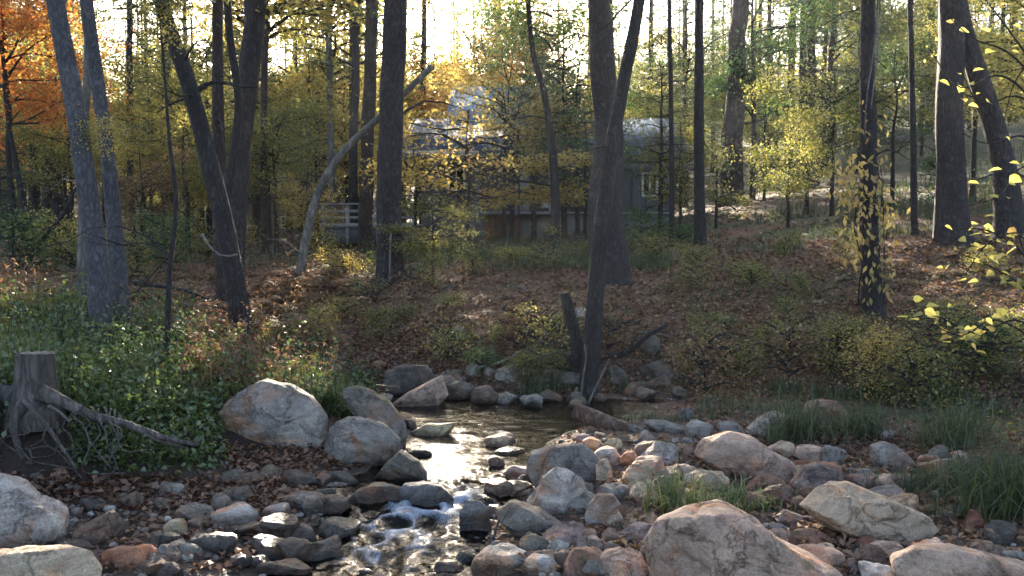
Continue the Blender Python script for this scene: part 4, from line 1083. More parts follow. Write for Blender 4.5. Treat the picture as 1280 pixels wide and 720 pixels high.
_h = hero('pine_tree', 'dark trunk wrapped in yellow climbing leaves', [(1092,392),(1086,250),(1085,100),(1086,0)], 27, 18, 'dark', 15, PI2)
VT, vb, VD, vq = _h
bough(_h, 3.9, V_HIGH[0], 'pine', 0.42)
bough(hero('pine_tree', 'thickest dark trunk on the hillside behind the yellow leaf spray', [(1189,302),(1188,150),(1190,0)], 40, 34, 'pine', 20, PI1, limbs=5), 4.6, V_BUSH[2], 'olive', 2.6)
hero('pine_tree', 'heavy dark trunk tilting over the hillside', [(1264,292),(1250,190),(1228,110),(1205,40),(1196,0)], 34, 24, 'pine', 17, PI2, limbs=4)
hero('sapling', 'thin straight stem between the vine clad trunk and the thickest dark trunk', [(1143,294),(1141,150),(1138,0)], 10, 7, 'dark', 10, (V_SMALL[0], 'olive', .55, .8), seg=10)
hero('pine_tree', 'far slim brown trunk beyond the shaded understory', [(1018,236),(1015,100),(1012,0)], 13, 11, 'red', 20, PI1)
hero('tree', 'reddish slim trunk beside the orange foliage', [(60,300),(62,150),(64,0)], 12, 9, 'red', 13, PI2)
bough(hero('tree', 'thin dark trunk behind the two smooth grey trunks, towards the olive leaves', [(165,306),(163,150),(162,0)], 9, 8, 'dark', 15, PI1), 5.5, V_HIGH[0], 'pine', 0.6)
hero('tree', 'dark forked tree under the orange foliage at the edge', [(30,318),(27,250),(20,200),(12,160)], 10, 6, 'dark', 5.5, (V_BROAD[0], 'orange', .55, .8), limbs=6, seg=12)
bough(hero('tree', 'brown trunk in the golden leaves between the thick bent trunk and the pale one', [(332,318),(330,200),(331,0)], 10, 9, 'red', 17, PI2), 5.0, V_BUSH[1], 'gold', 3.2)
bough(hero('pine_tree', 'far brown trunk between the pale sky trunk and the tall grey pine', [(441,300),(443,150),(445,0)], 13, 11, 'dark', 18, PI1), 5.5, V_BUSH[2], 'olive', 3.4)

# ------------------------------------------------------------------ smaller trees with leaves in view: (label, foot, crown variant, leaf, pixel height, bark)
def leafy(name, label, px, py, var, mat, hpx, bark='dark', group=None, rz=None, tr=.035, lean=0.0, native=None, depth=None):
    _tk[0] += 1; sd = 300 + _tk[0]; r = np.random.default_rng(sd)
    x, y, z, D = G(px, py) if depth is None else ((px - 640) / F * depth, depth, 0, depth)
    if depth is not None: z = H1(x, y)
    hgt = hpx * D / F
    fo = var[1]; nat = fo.C[:, 2].max(); sc = hgt / nat
    root = empty(name, (x, y, z), label, 'tree' if name != 'shrub' else 'shrub', group)
    if name != 'shrub':
        n = 7; t = np.linspace(0, 1, n)
        pts = np.stack([lean * hgt * t + r.normal(0, .012, n) * hgt * t, r.normal(0, .012, n) * hgt * t, t * hgt * .86], 1); pts[0, 2] = -.1
        m, q = bark_trunk(pts, np.linspace(max(.016, tr * hgt ** .7 * .6), .008, n), 10, .1, sd, .4, .2)
        m.build('trunk', BARK[bark], root, smooth=True)
    add_crown(root, var, LEAF[mat], (0, 0, 0), r.uniform(0, 6.28) if rz is None else rz, sc, 'crown', bmat=BARK[bark])
    return root
leafy('maple_sapling', 'young tree with layered yellow leaves hiding the middle of the house', 585, 318, V_MAPLE[0], 'gold', 190, tr=.03)
leafy('maple_sapling', 'smaller yellow leaved tree against the porch beside the tall pine', 541, 350, V_MAPLE[0], 'olive', 105, tr=.02)
leafy('maple_sapling', 'yellow leaved young tree in front of the house door', 648, 312, V_MAPLE[0], 'gold', 175, tr=.02)
leafy('orange_tree', 'bright orange maple filling the top corner', 15, 318, V_BROAD[3], 'orange', 420)
leafy('gold_tree', 'golden maple glowing behind the two smooth grey trunks', 85, 300, V_BROAD[1], 'gold', 235)
leafy('gold_tree', 'golden tree glowing in the glade beyond the orange maple', 62, 292, V_BROAD[0], 'yellow', 130)
leafy('orange_tree', 'orange gold tree standing high against the sun above the house', 607, 285, V_BROAD[3], 'orange', 330, depth=36)
leafy('gold_tree', 'gold tree against the bright sky behind the tall grey pine', 545, 285, V_BROAD[3], 'gold', 300, depth=40)
leafy('oak_sapling', 'small tree with rusty brown leaves near the dark leaning trunk', 178, 330, V_BROAD[2], 'rust', 160)
leafy('olive_tree', 'olive green tree behind the dark leaning trunk', 235, 322, V_BROAD[1], 'olive', 250)
leafy('olive_tree', 'gold green bush tree in the sunlight beside the pale curved trunk', 385, 320, V_BROAD[2], 'gold', 130)
leafy('olive_tree', 'olive tree between the thick bent trunk and the pale curved trunk', 345, 318, V_BROAD[0], 'olive', 210)
leafy('green_tree', 'dark blue green tree above the house roof near the knotty tree', 668, 290, V_BROAD[3], 'green', 305, depth=23.5)
leafy('green_tree', 'green leafy tree behind the end of the house', 856, 292, V_BROAD[1], 'olive', 250, depth=34)
leafy('understory_pine', 'shaggy young pine next to the stout reddish trunk', 955, 252, V_SMALL[0], 'darkpine', 150)
leafy('understory_pine', 'broad shaded young pine in the middle of the hillside', 1008, 268, V_SMALL[2], 'pine', 220)
leafy('understory_pine', 'low young pine beside the slim dark trunk', 895, 285, V_SMALL[0], 'darkpine', 130)
leafy('understory_oak', 'thin dark stemmed oak with sparse olive leaves on the shaded hillside', 1040, 270, V_BROAD[0], 'olive', 210)
leafy('understory_oak', 'grey green oak with several stems between the young pines', 985, 285, V_BROAD[2], 'olive', 150)
leafy('understory_oak', 'light green oak behind the vine clad trunk', 1115, 262, V_BROAD[1], 'green', 230)
leafy('understory_oak', 'bright yellow green oak behind the thickest dark trunk', 1215, 250, V_BROAD[1], 'yellow', 280)
leafy('understory_oak', 'yellow green oak on the hillside at the edge of the view', 1290, 262, V_BROAD[0], 'yellow', 300)
leafy('understory_oak', 'olive oak at the house end near the very thin stem', 850, 300, V_BROAD[2], 'olive', 170)
leafy('understory_pine', 'dark bushy young pine in the shade at the far edge of the undergrowth', 18, 345, V_SMALL[1], 'darkpine', 130)

leafy('green_tree', 'dense dark green tree covering the middle of the metal roof', 640, 292, V_BROAD[1], 'green', 262, depth=22.5)
leafy('olive_tree', 'olive green tree covering the far end of the metal roof', 722, 295, V_BROAD[1], 'olive', 270, depth=23)
leafy('gold_tree', 'gold brown tree beside the visible corner of the metal roof', 630, 305, V_BROAD[0], 'gold', 235, depth=21)
leafy('green_tree', 'blue green pine bough tree crossing above the knotty tree', 705, 300, V_SMALL[2], 'darkpine', 330, depth=21)
leafy('olive_tree', 'thin olive tree in front of the porch post', 520, 315, V_BROAD[2], 'olive', 170)
leafy('understory_pine', 'grey green young pine between the crossing trunks and the slim dark trunk', 825, 300, V_SMALL[2], 'pine', 260)
def fill():
    r = np.random.default_rng(55)
    for k in range(70):
        px = r.uniform(-60, 1340); D = r.uniform(20, 42)
        x, y = (px - 640) / F * D, D
        if -6 < x < 8.5 and 21 < y < 36: continue
        if px > 860 and r.random() < .75: continue
        t = r.random(); w = 0 if px < 480 else (1 if px < 860 else 2)
        wh = ['in the golden woods beyond the undergrowth', 'round the house', 'on the shaded hillside'][w]
        if t < .4:
            leafy('understory_pine', 'bushy young pine growing ' + wh, px, 0, V_SMALL[int(r.integers(3))], ['pine', 'darkpine'][int(r.integers(2))], r.uniform(3.5, 8) * F / D, group='young pines ' + wh, depth=D)
        else:
            m = [['gold', 'olive', 'olive', 'yellow', 'olive'], ['olive', 'gold', 'green'], ['olive', 'green', 'olive', 'yellow']][w]
            leafy('understory_oak', 'slender understory tree with thin leaves ' + wh, px, 0, V_BROAD[int(r.integers(4))], m[int(r.integers(len(m)))], r.uniform(3.5, 8) * F / D, group='understory trees ' + wh, depth=D)
fill()
for k, (px, D, hp, v, m, lab) in enumerate([(452, 46, 215, 1, 'gold', 'gold tree far back between the pale trunk and the tall grey pine'), (505, 50, 225, 3, 'olive', 'olive tree far back just past the tall grey pine'),
        (548, 44, 200, 0, 'gold', 'gold tree far back over the corner of the upper roof'), (600, 48, 230, 3, 'gold', 'broad golden tree far back over the ridge of the upper roof'), (655, 45, 240, 1, 'olive', 'olive tree far back between the knotty tree and the largest pine'), (400, 48, 210, 3, 'olive', 'olive tree far back behind the curved pale trunk')]):
    leafy('woodland_tree', lab, px, 0, V_BROAD[v], m, hp, depth=D)
# ------------------------------------------------------------------ the woods behind
def woods():
    r = np.random.default_rng(99); spots = []
    kinds = [('pine', 'slim green pine in the woods behind the house', 'pines in the woods behind the house'),
             ('pine', 'slim pine in the sunlit woods beyond the undergrowth', 'pines in the woods beyond the undergrowth'),
             ('pine', 'slim pine on the upper hillside', 'pines on the upper hillside')]
    n = 0; tries = 0
    while n < 230 and tries < 9000:
        tries += 1
        y = 27 + (r.random() ** .8) * 62; a = r.uniform(-.66, .66) if r.random() < .8 else r.uniform(-.25, .12); x = a * y
        if -5.5 < x < 8 and y < 36: continue
        if abs(x - (-13.5)) < 4.0 and 41 < y < 51: continue
        zz = np.arange(2, 20, 1.0); tp = np.stack([zz * 0 + x, zz * 0 + y, zz + H1(x, y)], 1)
        if water_gap(tp).any(): continue
        if in_gap(tp).any() and abs(x) < 9 and r.random() < .93: continue
        if any((x - u) ** 2 + (y - v) ** 2 < (1.2 + y * .012) ** 2 for u, v in spots): continue
        if x / y > .2 and r.random() < .55: continue
        spots.append((x, y)); n += 1
        px = 640 + x / y * F
        g = 1 if px < 500 else (0 if px < 840 else 2)
        z = H1(x, y)
        typ = r.random()
        if typ < .55:
            v = V_PINE[int(r.integers(4))]; mat = 'pine' if r.random() < .7 else 'darkpine'
            nm, cat, lab, grp = 'pine_tree', 'tree', kinds[g][1], kinds[g][2]
            hgt = v[1].C[:, 2].max(); sc = r.uniform(.75, 1.15)
        else:
            v = V_BROAD[int(r.integers(4))]; mat = ['olive', 'gold', 'olive', 'gold', 'yellow'][int(r.integers(5))] if g != 2 else ['olive', 'green', 'olive'][int(r.integers(3))]
            nm, cat = 'woodland_tree', 'tree'
            w = {0: 'behind the house', 1: 'beyond the undergrowth', 2: 'on the upper hillside'}[g]
            lab, grp = 'leafy autumn tree in the woods ' + w, 'leafy trees ' + w
            hgt = v[1].C[:, 2].max(); sc = r.uniform(1.0, 1.9)
        root = empty(nm, (x, y, z), lab, cat, grp)
        key = ('t', hgt)
        if key not in TRUNKS:
            t = np.linspace(0, 1, 6); pts = np.stack([np.sin(t * 3) * .1, np.cos(t * 4) * .08, t * hgt * .97], 1); pts[0, 2] = -.3
            rr = .19 if hgt > 12 else .09
            TRUNKS[key] = bark_trunk(pts, np.linspace(rr, .02, 6), 10, .1, int(hgt * 7), .3, .6)[0]
        mb = TRUNKS[key]; bk = BARK[['pine', 'red', 'dark'][int(r.integers(3))]]
        if not hasattr(mb, 'me'): mb.me = {}
        if bk.name not in mb.me: mb.me[bk.name] = mb.mesh('trunk', bk, True)
        obj_me('trunk', mb.me[bk.name], root, (0, 0, 0), (0, 0, r.uniform(0, 6)), (sc,) * 3)
        add_crown(root, v, LEAF[mat], (0, 0, 0), r.uniform(0, 6.28), sc, bmat=BARK['dark'])
TRUNKS = {}
woods()
def far_woods():
    r = np.random.default_rng(66); n = 60000
    x = r.uniform(-95, 95, n); y = r.uniform(82, 125, n)
    c = fbm(xy0(x, y, .12), 3, 67)
    z = HF(x, np.minimum(y, 99)) + r.beta(1.2, 1.6, n) * (9 + 9 * c)
    p = np.stack([x, y, z], 1)
    m = fbm(p * .22, 3, 68) > -.12
    p = p[m]
    Q = leaf_quads(p, .62, r, .7, .3, .1)
    me = Foliage(Q, np.clip(.35 + .6 * fbm(p * .15, 2, 69) + r.normal(0, .12, len(p)), 0, 1)).mesh('distant_woods', LEAF['olive'])
    tag(obj_me('distant_woods', me), 'hazy olive mass of far trees closing the view behind the trunks', 'woods', kind='stuff')
far_woods()

# ------------------------------------------------------------------ leaves, grass and undergrowth on the ground (stuff)
def stuff_leaves(name, label, cat, Cn, size, mat, seed, wid=.6, flat=.5, curl=.15, clump=None, stems=None, smat=None):
    r = np.random.default_rng(seed)
    Q = leaf_quads(Cn, size, r, wid, flat, curl)
    rn = r.beta(1.7, 2.0, len(Cn)) if clump is None else np.clip(clump + r.normal(0, .15, len(Cn)), 0, 1)
    me = Foliage(Q, rn).mesh(name, mat, stems, smat)
    return tag(obj_me(name, me), label, cat, kind='stuff')
r0 = np.random.default_rng(401)
pts = scatter_px(68000, [(280, 1290, 300, 420, 10), (300, 1290, 420, 500, 5), (0, 400, 300, 420, 3), (560, 1290, 500, 720, 3.4), (100, 460, 600, 720, 1.0), (0, 1290, 230, 300, 3), (440, 720, 400, 480, 2), (0, 470, 600, 640, .8), (280, 470, 560, 610, .6), (860, 1290, 480, 580, 2), (1290, 1750, 250, 640, 7), (-400, 0, 260, 640, 4)], r0)
pts = pts[(pts[:, 2] > Wlev(pts[:, 1]) + .01) | (pts[:, 1] > 9)]
pts[:, 2] += r0.exponential(.010, len(pts)) + .006
far = np.clip(pts[:, 1] / 12, .75, 2.2)[:, None]
stuff_leaves('fallen_leaves', 'dry brown and tan leaves littering the bank and the gravel', 'fallen leaves', pts, .062 * far, LEAF['litter'], 402, .65, 1.6, .2, np.clip(.45 + .5 * fbm(xy0(pts[:, 0], pts[:, 1], .8), 3, 403), .05, .95))

def blades(pts, hgt, wid, r, lean=.5):
    """grass blades of two bent quads"""
    n = len(pts); a = r.uniform(0, 2 * PI, n); d = np.stack([np.cos(a), np.sin(a), 0 * a], 1); s = np.stack([-np.sin(a), np.cos(a), 0 * a], 1)
    h = hgt[:, None]; k = (r.beta(1.6, 1.8, n) * lean * 1.7)[:, None]; w = wid[:, None] if np.ndim(wid) else wid
    p1 = pts + d * h * k * .35 + np.array([0, 0, 1]) * h * .62; p2 = pts + d * h * k * 1.0 + np.array([0, 0, 1]) * h * (1 - .45 * k)
    b0, b1 = pts - s * w * .5, pts + s * w * .5; c0, c1 = p1 - s * w * .42, p1 + s * w * .42; e0, e1 = p2 - s * w * .05, p2 + s * w * .05
    return np.concatenate([np.stack([b0, b1, c1, c0], 1), np.stack([c0, c1, e1, e0], 1)]), n
def grass(name, label, boxes, n, hmean, seed, mat='grass', lean=.55, clumpf=2.2, thr=-.1, wid=.006, kind='stuff', cat='grass'):
    r = np.random.default_rng(seed); p = scatter_px(n, boxes, r)
    c = fbm(xy0(p[:, 0], p[:, 1], clumpf), 3, seed)
    k = (c > thr) & (p[:, 2] > Wlev(p[:, 1]) + .02); p, c = p[k], c[k]
    h = hmean * r.lognormal(0, .35, len(p)) * (.8 + .8 * np.clip(c, 0, .6))
    p[:, 2] -= .01
    Q, m = blades(p, h, wid * np.clip(p[:, 1] / 7, .8, 3), r, lean)
    rn = np.clip(r.beta(1.5, 2.2, m) + .3 * c, 0, 1)
    return tag(obj_me(name, Foliage(Q, np.tile(rn, 2)).mesh(name, LEAF[mat])), label, cat, kind=kind)
grass('grass', 'long dark green grass on the slope above the boulders', [(1120, 1295, 440, 655, 6), (960, 1130, 490, 560, 3), (1295, 1600, 430, 660, 3)], 16000, .13, 411, thr=.03, lean=.9)
grass('grass', 'short grass and weeds scattered over the far bank', [(740, 1000, 480, 530, 2), (620, 720, 440, 495, 1.5), (380, 475, 468, 525, 3), (420, 1290, 330, 470, 3), (830, 1100, 600, 640, .6)], 17000, .09, 412, thr=.02, lean=.8)
grass('grass', 'pale green grass on the hillside between the trunks', [(840, 1290, 150, 320, 3), (500, 840, 290, 340, 1.4), (0, 480, 290, 340, 1), (1290, 1700, 170, 330, 1.5), (-350, 0, 290, 360, .6)], 28000, .2, 413, thr=-.02, clumpf=.7, wid=.007)
grass('grass', 'thin green and dry grass standing in the undergrowth', [(60, 420, 395, 520, 3), (0, 60, 380, 480, .8)], 7000, .16, 414, 'bank', thr=-.2, lean=.8, wid=.004)
def tuft(label, px, py, rad, n, h, seed, mat='grass', group=None):
    r = np.random.default_rng(seed); x, y, z, D = G(px, py)
    q = r.normal(size=(n, 2)) * rad * .5
    p = np.stack([q[:, 0], q[:, 1], H(x + q[:, 0], y + q[:, 1]) - z - .01], 1)
    Q, m = blades(p, h * r.lognormal(0, .3, n), .006, r, .9)
    o = obj_me('grass_tuft', Foliage(Q, np.tile(r.beta(1.6, 2, m), 2)).mesh('grass_tuft', LEAF[mat]), loc=(x, y, z))
    return tag(o, label, 'grass tuft', group)
tuft('lush green grass tuft between the knobbly white rock and the largest boulder', 845, 640, .13, 260, .2, 421, 'bank')
tuft('bright green low grass below the long pinkish boulder', 925, 632, .2, 300, .11, 422, 'bank')
tuft('arching grass tuft beside the tilted pale slab', 1000, 548, .24, 420, .26, 423)
tuft('long grass tuft hanging over the dark angular boulder', 1262, 640, .26, 460, .34, 424)
tuft('grass tuft behind the blue grey upright rock', 1190, 560, .25, 380, .3, 425)
tuft('grass tuft at the foot of the snag', 672, 492, .22, 320, .2, 426)
tuft('fine grass tuft behind the big smooth grey boulder', 425, 512, .22, 420, .22, 427, 'bank')
tuft('grass tuft in front of the dark brown half hidden boulder', 1075, 545, .22, 320, .24, 428)

# leafy undergrowth on the sunny bank
r0 = np.random.default_rng(431)
p = scatter_px(5600, [(-350, 0, 360, 560, 3), (0, 250, 375, 500, 4), (75, 420, 425, 525, 3), (90, 275, 515, 590, 2.0), (380, 470, 480, 520, .5)], r0)
hs = np.clip(r0.gamma(2.2, .06, len(p)), .02, .42); hs *= np.where(p[:, 1] < 6.3, .5, 1)
st = MB(); cs = []
for q, h in zip(p, hs):
    ln = r0.normal(0, .25, 2) * h
    top = q + [ln[0], ln[1] - .05 * h, h]
    k = int(3 + h * 14)
    f = r0.uniform(.25, 1.05, k)[:, None]
    cs.append(q + (top - q) * f + r0.normal(0, .045, (k, 3)))
    if h > .14: st.tube(np.array([q, (q + top) / 2 + [ln[1] * .1, 0, .02], top]), [.004, .003, .0015], 3, cap=False)
cs = np.vstack(cs)
cl = .4 + .7 * fbm(cs * np.array([1.4, 1.4, 1.4]), 3, 433)
stuff_leaves('undergrowth', 'dense green leafy undergrowth covering the bank behind the stump', 'undergrowth', cs, .042, LEAF['bank'], 434, .62, .6, .18, cl, st, LEAF['grass'])
p = scatter_px(1500, [(230, 420, 410, 500, 3), (0, 60, 320, 400, 1), (130, 330, 330, 430, 2), (300, 400, 330, 400, 1.5)], r0)
cs = np.repeat(p, 7, 0) + np.abs(r0.normal(0, 1, (len(p) * 7, 3))) * [.0, .0, .16] + r0.normal(0, .08, (len(p) * 7, 3)) * [1, 1, .3]
stuff_leaves('dry_weeds', 'rust brown dry weeds among the green undergrowth', 'weeds', cs, .055, LEAF['rust'], 436, .35, .3, .2, .45 + .6 * fbm(cs * 1.3, 2, 437))

# ------------------------------------------------------------------ ferns and shrubs, one by one
def fern_variant(seed):
    r = np.random.default_rng(seed); Q = []; mb = MB()
    for k in range(11):
        az = k * 2.4 + r.normal(0, .2); L = r.uniform(.45, .75); t = np.linspace(0, 1, 9)
        pts = np.stack([np.cos(az) * L * t, np.sin(az) * L * t, L * (1.1 * t - .95 * t * t)], 1)
        mb.tube(pts, np.linspace(.005, .0015, 9), 3, cap=False)
        tt = np.repeat(np.linspace(.15, 1, 16), 2); sd = np.tile([-1, 1], 16)
        b = np.stack([np.interp(tt, t, pts[:, i]) for i in range(3)], 1); side = np.array([-math.sin(az), math.cos(az), 0]); fw = np.array([math.cos(az), math.sin(az), .1])
        l = (.15 * np.sin(np.clip(tt, .1, 1) * PI * .85 + .35) + .02)[:, None]
        e = b + side * sd[:, None] * l + fw * l * .35 + np.array([0, 0, -.25]) * l + r.normal(0, .008, b.shape)
        Q.append(np.stack([b - fw * .012, b + fw * .012, e + fw * .006, e - fw * .006], 1))
    Q = np.vstack(Q)
    return mb, Foliage(Q, r.beta(2, 2, len(Q)))
V_FERN = [fern_variant(161), fern_variant(162)]
def plant(name, label, px, py, var, mat, sc, group=None, cat=None):
    _tk[0] += 1; r = np.random.default_rng(700 + _tk[0])
    x, y, z, D = G(px, py)
    root = empty(name, (x, y, z - .02), label, cat or name.replace('_', ' '), group)
    add_crown(root, var, LEAF[mat], (0, 0, 0), r.uniform(0, 6.28), sc, 'fronds' if name == 'fern' else 'crown')
for k, (px, py) in enumerate([(318, 372), (345, 362), (372, 352), (330, 395), (300, 350), (362, 380), (20, 372), (45, 362), (230, 395), (260, 380), (190, 372), (395, 345), (410, 362), (250, 352), (340, 415), (385, 395), (225, 420), (285, 395)]):
    plant('fern', 'dry rust brown fern at the foot of the leaning trunks', px, py, V_FERN[k % 2], 'rust', .75 + .3 * ((k * 7) % 5) / 5, 'dry ferns')
for k, (px, py) in enumerate([(250, 478), (285, 470), (355, 488), (225, 500), (318, 462)]):
    plant('fern', 'pale dry fern standing in the sunlit undergrowth by the huge boulder', px, py, V_FERN[k % 2], 'rust', .42, 'pale ferns')
SHR = [(430, 400, 'olive', .9), (462, 372, 'green', .8), (400, 430, 'olive', .8), (505, 405, 'olive', .7), (560, 385, 'olive', .6), (470, 425, 'olive', .7), (620, 430, 'olive', .6), (655, 470, 'olive', .8), (690, 475, 'olive', .6),
       (600, 465, 'green', .7), (640, 400, 'olive', .5), (880, 440, 'olive', .8), (930, 470, 'olive', .9), (905, 410, 'green', .6), (960, 450, 'olive', .8), (985, 400, 'olive', .8), (1020, 440, 'olive', 1.0), (1050, 470, 'olive', 1.1),
       (1000, 370, 'olive', .9), (940, 360, 'olive', .7), (860, 470, 'olive', .7), (1150, 430, 'olive', .9), (1190, 450, 'green', .9), (1240, 470, 'green', 1.0), (1270, 430, 'olive', 1.0), (1180, 400, 'olive', .7), (870, 360, 'olive', .7),
       (820, 330, 'olive', .8), (850, 310, 'green', .9), (930, 310, 'olive', 1.0), (980, 320, 'olive', 1.1), (1030, 315, 'gold', .9), (1060, 330, 'olive', 1.0), (1130, 330, 'green', .8), (1230, 340, 'olive', .8), (540, 360, 'olive', .6), (590, 345, 'olive', .8),
       (640, 330, 'gold', .6), (680, 335, 'olive', .8), (720, 325, 'olive', .9), (760, 318, 'green', 1.0), (800, 310, 'green', 1.0), (480, 340, 'green', .8), (430, 345, 'gold', .8), (350, 440, 'olive', .6), (400, 320, 'gold', 1.0), (260, 330, 'olive', 1.2), (210, 340, 'green', 1.2), (170, 345, 'olive', 1.2),
       (90, 345, 'olive', 1.2), (30, 350, 'green', 1.2), (130, 330, 'gold', 1.2), (60, 320, 'gold', 1.5), (230, 312, 'gold', 1.5), (300, 318, 'gold', 1.3), (1100, 300, 'green', 1.3), (1170, 262, 'green', 1.5), (1220, 262, 'green', 1.5), (1080, 262, 'green', 1.4), (1000, 265, 'olive', 1.5), (920, 275, 'olive', 1.4)]
for k, (px, py, mat, sc) in enumerate(SHR):
    if px > 860 and py < 345 and k % 2: continue
    if px > 860 and py < 345: sc *= .6
    w = 'in the shade on the creek bank' if py > 365 else ('near the house and the tall pines' if 400 < px < 870 else ('at the foot of the smooth trunks and the golden woods' if px <= 400 else 'on the hillside under the dark trunks'))
    plant('shrub', {'olive': 'low olive shrub ', 'green': 'low green shrub ', 'gold': 'low golden shrub '}[mat] + w, px, py, V_BUSH[k % 3], mat, sc * (.5 if py > 365 else (.8 if py > 300 else 1.15)), {'olive': 'olive shrubs ', 'green': 'green shrubs ', 'gold': 'golden shrubs '}[mat] + w)
plant('shrub', 'tall straggly shrub with yellowing leaves under the vine clad trunk', 1095, 500, V_BUSH[2], 'gold', .62, cat='shrub')
plant('shrub', 'dark drooping shrub beside the yellowing one on the shaded bank', 1140, 505, V_BUSH[0], 'olive', .75, cat='shrub')

V_BARE = [broad_variant(1, .05, .55, .40, 171, 90, .05, 16, .4), broad_variant(1.2, .06, .5, .5, 172, 80, .05, 16, .4)]
for k, (px, py) in enumerate([(905, 470), (985, 480), (1050, 465), (1150, 470), (1215, 480), (880, 500), (1175, 440)]):
    plant('shrub', 'bare twiggy brush with a few leaves on the dark bank under the vine clad trunk', px, py, V_BARE[k % 2], ['olive', 'rust'][k % 2], .6 + .3 * ((k * 5) % 7) / 7, 'bare brush on the dark bank', cat='brush')
for k, (px, py) in enumerate([(655, 425), (685, 452), (760, 440), (560, 455), (470, 400)]):
    plant('shrub', 'bare tangle of twigs on the bank round the snag and the red soil', px, py, V_BARE[k % 2], ['rust', 'olive'][k % 2], .5 + .25 * ((k * 5) % 7) / 7, 'twig tangles on the bank', cat='brush')
def weeds():
    r0 = np.random.default_rng(441)
    p = scatter_px(800, [(1130, 1290, 430, 600, 4), (860, 1130, 400, 510, 4), (420, 860, 380, 500, 1.2), (420, 1290, 320, 390, 2)], r0)
    p = p[fbm(xy0(p[:, 0], p[:, 1], 1.1), 3, 442) > -.05]
    cs = np.repeat(p, 6, 0); cs = cs + np.abs(r0.normal(0, 1, cs.shape)) * [0, 0, .09] + r0.normal(0, .06, cs.shape) * [1, 1, .2]
    stuff_leaves('weeds', 'low mixed weeds scattered over the shaded bank', 'weeds', cs, .04, LEAF['olive'], 443, .5, .4, .2, .35 + .7 * fbm(cs * 1.2, 3, 444))
weeds()

# ------------------------------------------------------------------ stump with bare roots
def stump():
    x, y, z, D = G(46, 520)
    o = np.array([x, y, z]); r = np.random.default_rng(501)
    root = empty('tree_stump', o, 'sawn grey stump with long bare roots spreading over the undercut bank', 'stump')
    def pp(px, py, dd=0): return P(px, py, D + dd) - o
    p0, p1, p2, p3 = pp(44, 535), pp(43, 500), pp(43, 470), pp(44, 441)
    R = 23 * D / F
    m = MB(); m.tube([p0, (p0 + p1) / 2, p1, (p1 + p2) / 2, p2, (p2 + p3) / 2, p3], [R * 1.5, R * 1.4, R * 1.22, R * 1.1, R * 1.02, R, R * .98], 36, .3, 5, cap=False)
    m.build('trunk', BARK['wood'], root, smooth=True)
    # sawn, slightly domed top
    a = np.linspace(0, 2 * PI, 36, endpoint=False); V = [p3 + [0, 0, -.01]]
    for f in (.35, .7, .97): V += [p3 + np.array([math.cos(t) * R * f, math.sin(t) * R * f, -.004 + r.normal(0, .006)]) for t in a]
    Fq = []
    for i in range(0, 36, 2): Fq.append((0, 1 + i, 1 + i + 1, 1 + (i + 2) % 36))
    for k in range(2):
        for i in range(36): Fq.append((1 + k * 36 + i, 1 + (k + 1) * 36 + i, 1 + (k + 1) * 36 + (i + 1) % 36, 1 + k * 36 + (i + 1) % 36))
    me = mesh_np('cut_face', np.array(V), np.array(Fq), flat_mat('cut_wood', (.20, .165, .13), .9, 0, .35, 30)); obj_me('cut_face', me, root)
    def rt(pxs, r0_, r1_, seed, dd=0.0, dd1=0.0):
        q = np.array([pp(a, b, dd + (dd1 - dd) * i / (len(pxs) - 1)) for i, (a, b) in enumerate(pxs)])
        mm, _ = bark_trunk(q, np.linspace(r0_ * .75, r1_ * .75, len(q)), 10, .3, seed, .3, .03)
        mm.build('root', BARK['wood'], root, smooth=True)
    k = D / F
    rt([(52, 490), (80, 502), (115, 519), (160, 530), (205, 546), (247, 556)], 11 * k, 3 * k, 1, -.12, -.02)
    rt([(160, 530), (195, 549), (232, 560)], 5 * k, 2 * k, 2, -.1, 0)
    rt([(30, 500), (52, 524), (75, 555), (96, 586)], 4.5 * k, 2 * k, 3, -.2, -.35)
    rt([(62, 508), (75, 515), (88, 528)], 3 * k, 1.5 * k, 4, -.2, -.25)
    rt([(22, 500), (5, 490), (-25, 484), (-60, 492)], 15 * k, 5 * k, 5, -.05, .1)
    rt([(30, 505), (18, 525), (22, 555), (35, 590)], 9 * k, 4 * k, 6, -.15, -.28)
    for j in range(16):
        a0, b0 = r.uniform(-5, 150), r.uniform(505, 535); n = 5
        q = [(a0 + r.normal(0, 6) * i + r.uniform(-4, 6) * i, b0 + i * r.uniform(10, 20)) for i in range(n)]
        rt(q, r.uniform(.8, 1.9) * k, .5 * k, 20 + j, -.12, -.3)
stump()

# ------------------------------------------------------------------ dead wood
def limb(name, label, path, r0_, r1_, bark, seed, cat=None, D=None, dd=(0, 0), twigs=0, group=None, flare=.2, seg=10, rough=.14):
    """a fallen or leaning piece of wood along photo pixels; radii in pixels"""
    if D is None: D = G(*path[0])[3]
    q = np.array([P(a, b, D + dd[0] + (dd[1] - dd[0]) * i / (len(path) - 1)) for i, (a, b) in enumerate(path)])
    o = q[0].copy(); mm, qq = bark_trunk(q - o, np.linspace(r0_, r1_, len(q)) * D / F, seg, rough, seed, flare, .06)
    if twigs: add_limbs(mm, qq, .02, np.random.default_rng(seed), twigs, .15, .4, .2, .95)
    ob = mm.build(name, BARK[bark], None, smooth=True, loc=o)
    return tag(ob, label, cat or name.replace('_', ' '), group)
Dl = G(735, 532)[3]
lg_ = empty('driftwood_log', P(722, 519, Dl), 'brown log with a pale splintered end lying over the stones beside the pool', 'log')
o = np.array(lg_.location); q = np.array([P(a, b, Dl - .35 - .25 * i / 3) for i, (a, b) in enumerate([(719, 513), (742, 523), (765, 532), (787, 539)])]) - o
mm, _ = bark_trunk(q, np.array([9.5, 10, 9.5, 9]) * Dl / F, 18, .12, 61, .05, .04); mm.build('trunk', BARK['log'], lg_, smooth=True)
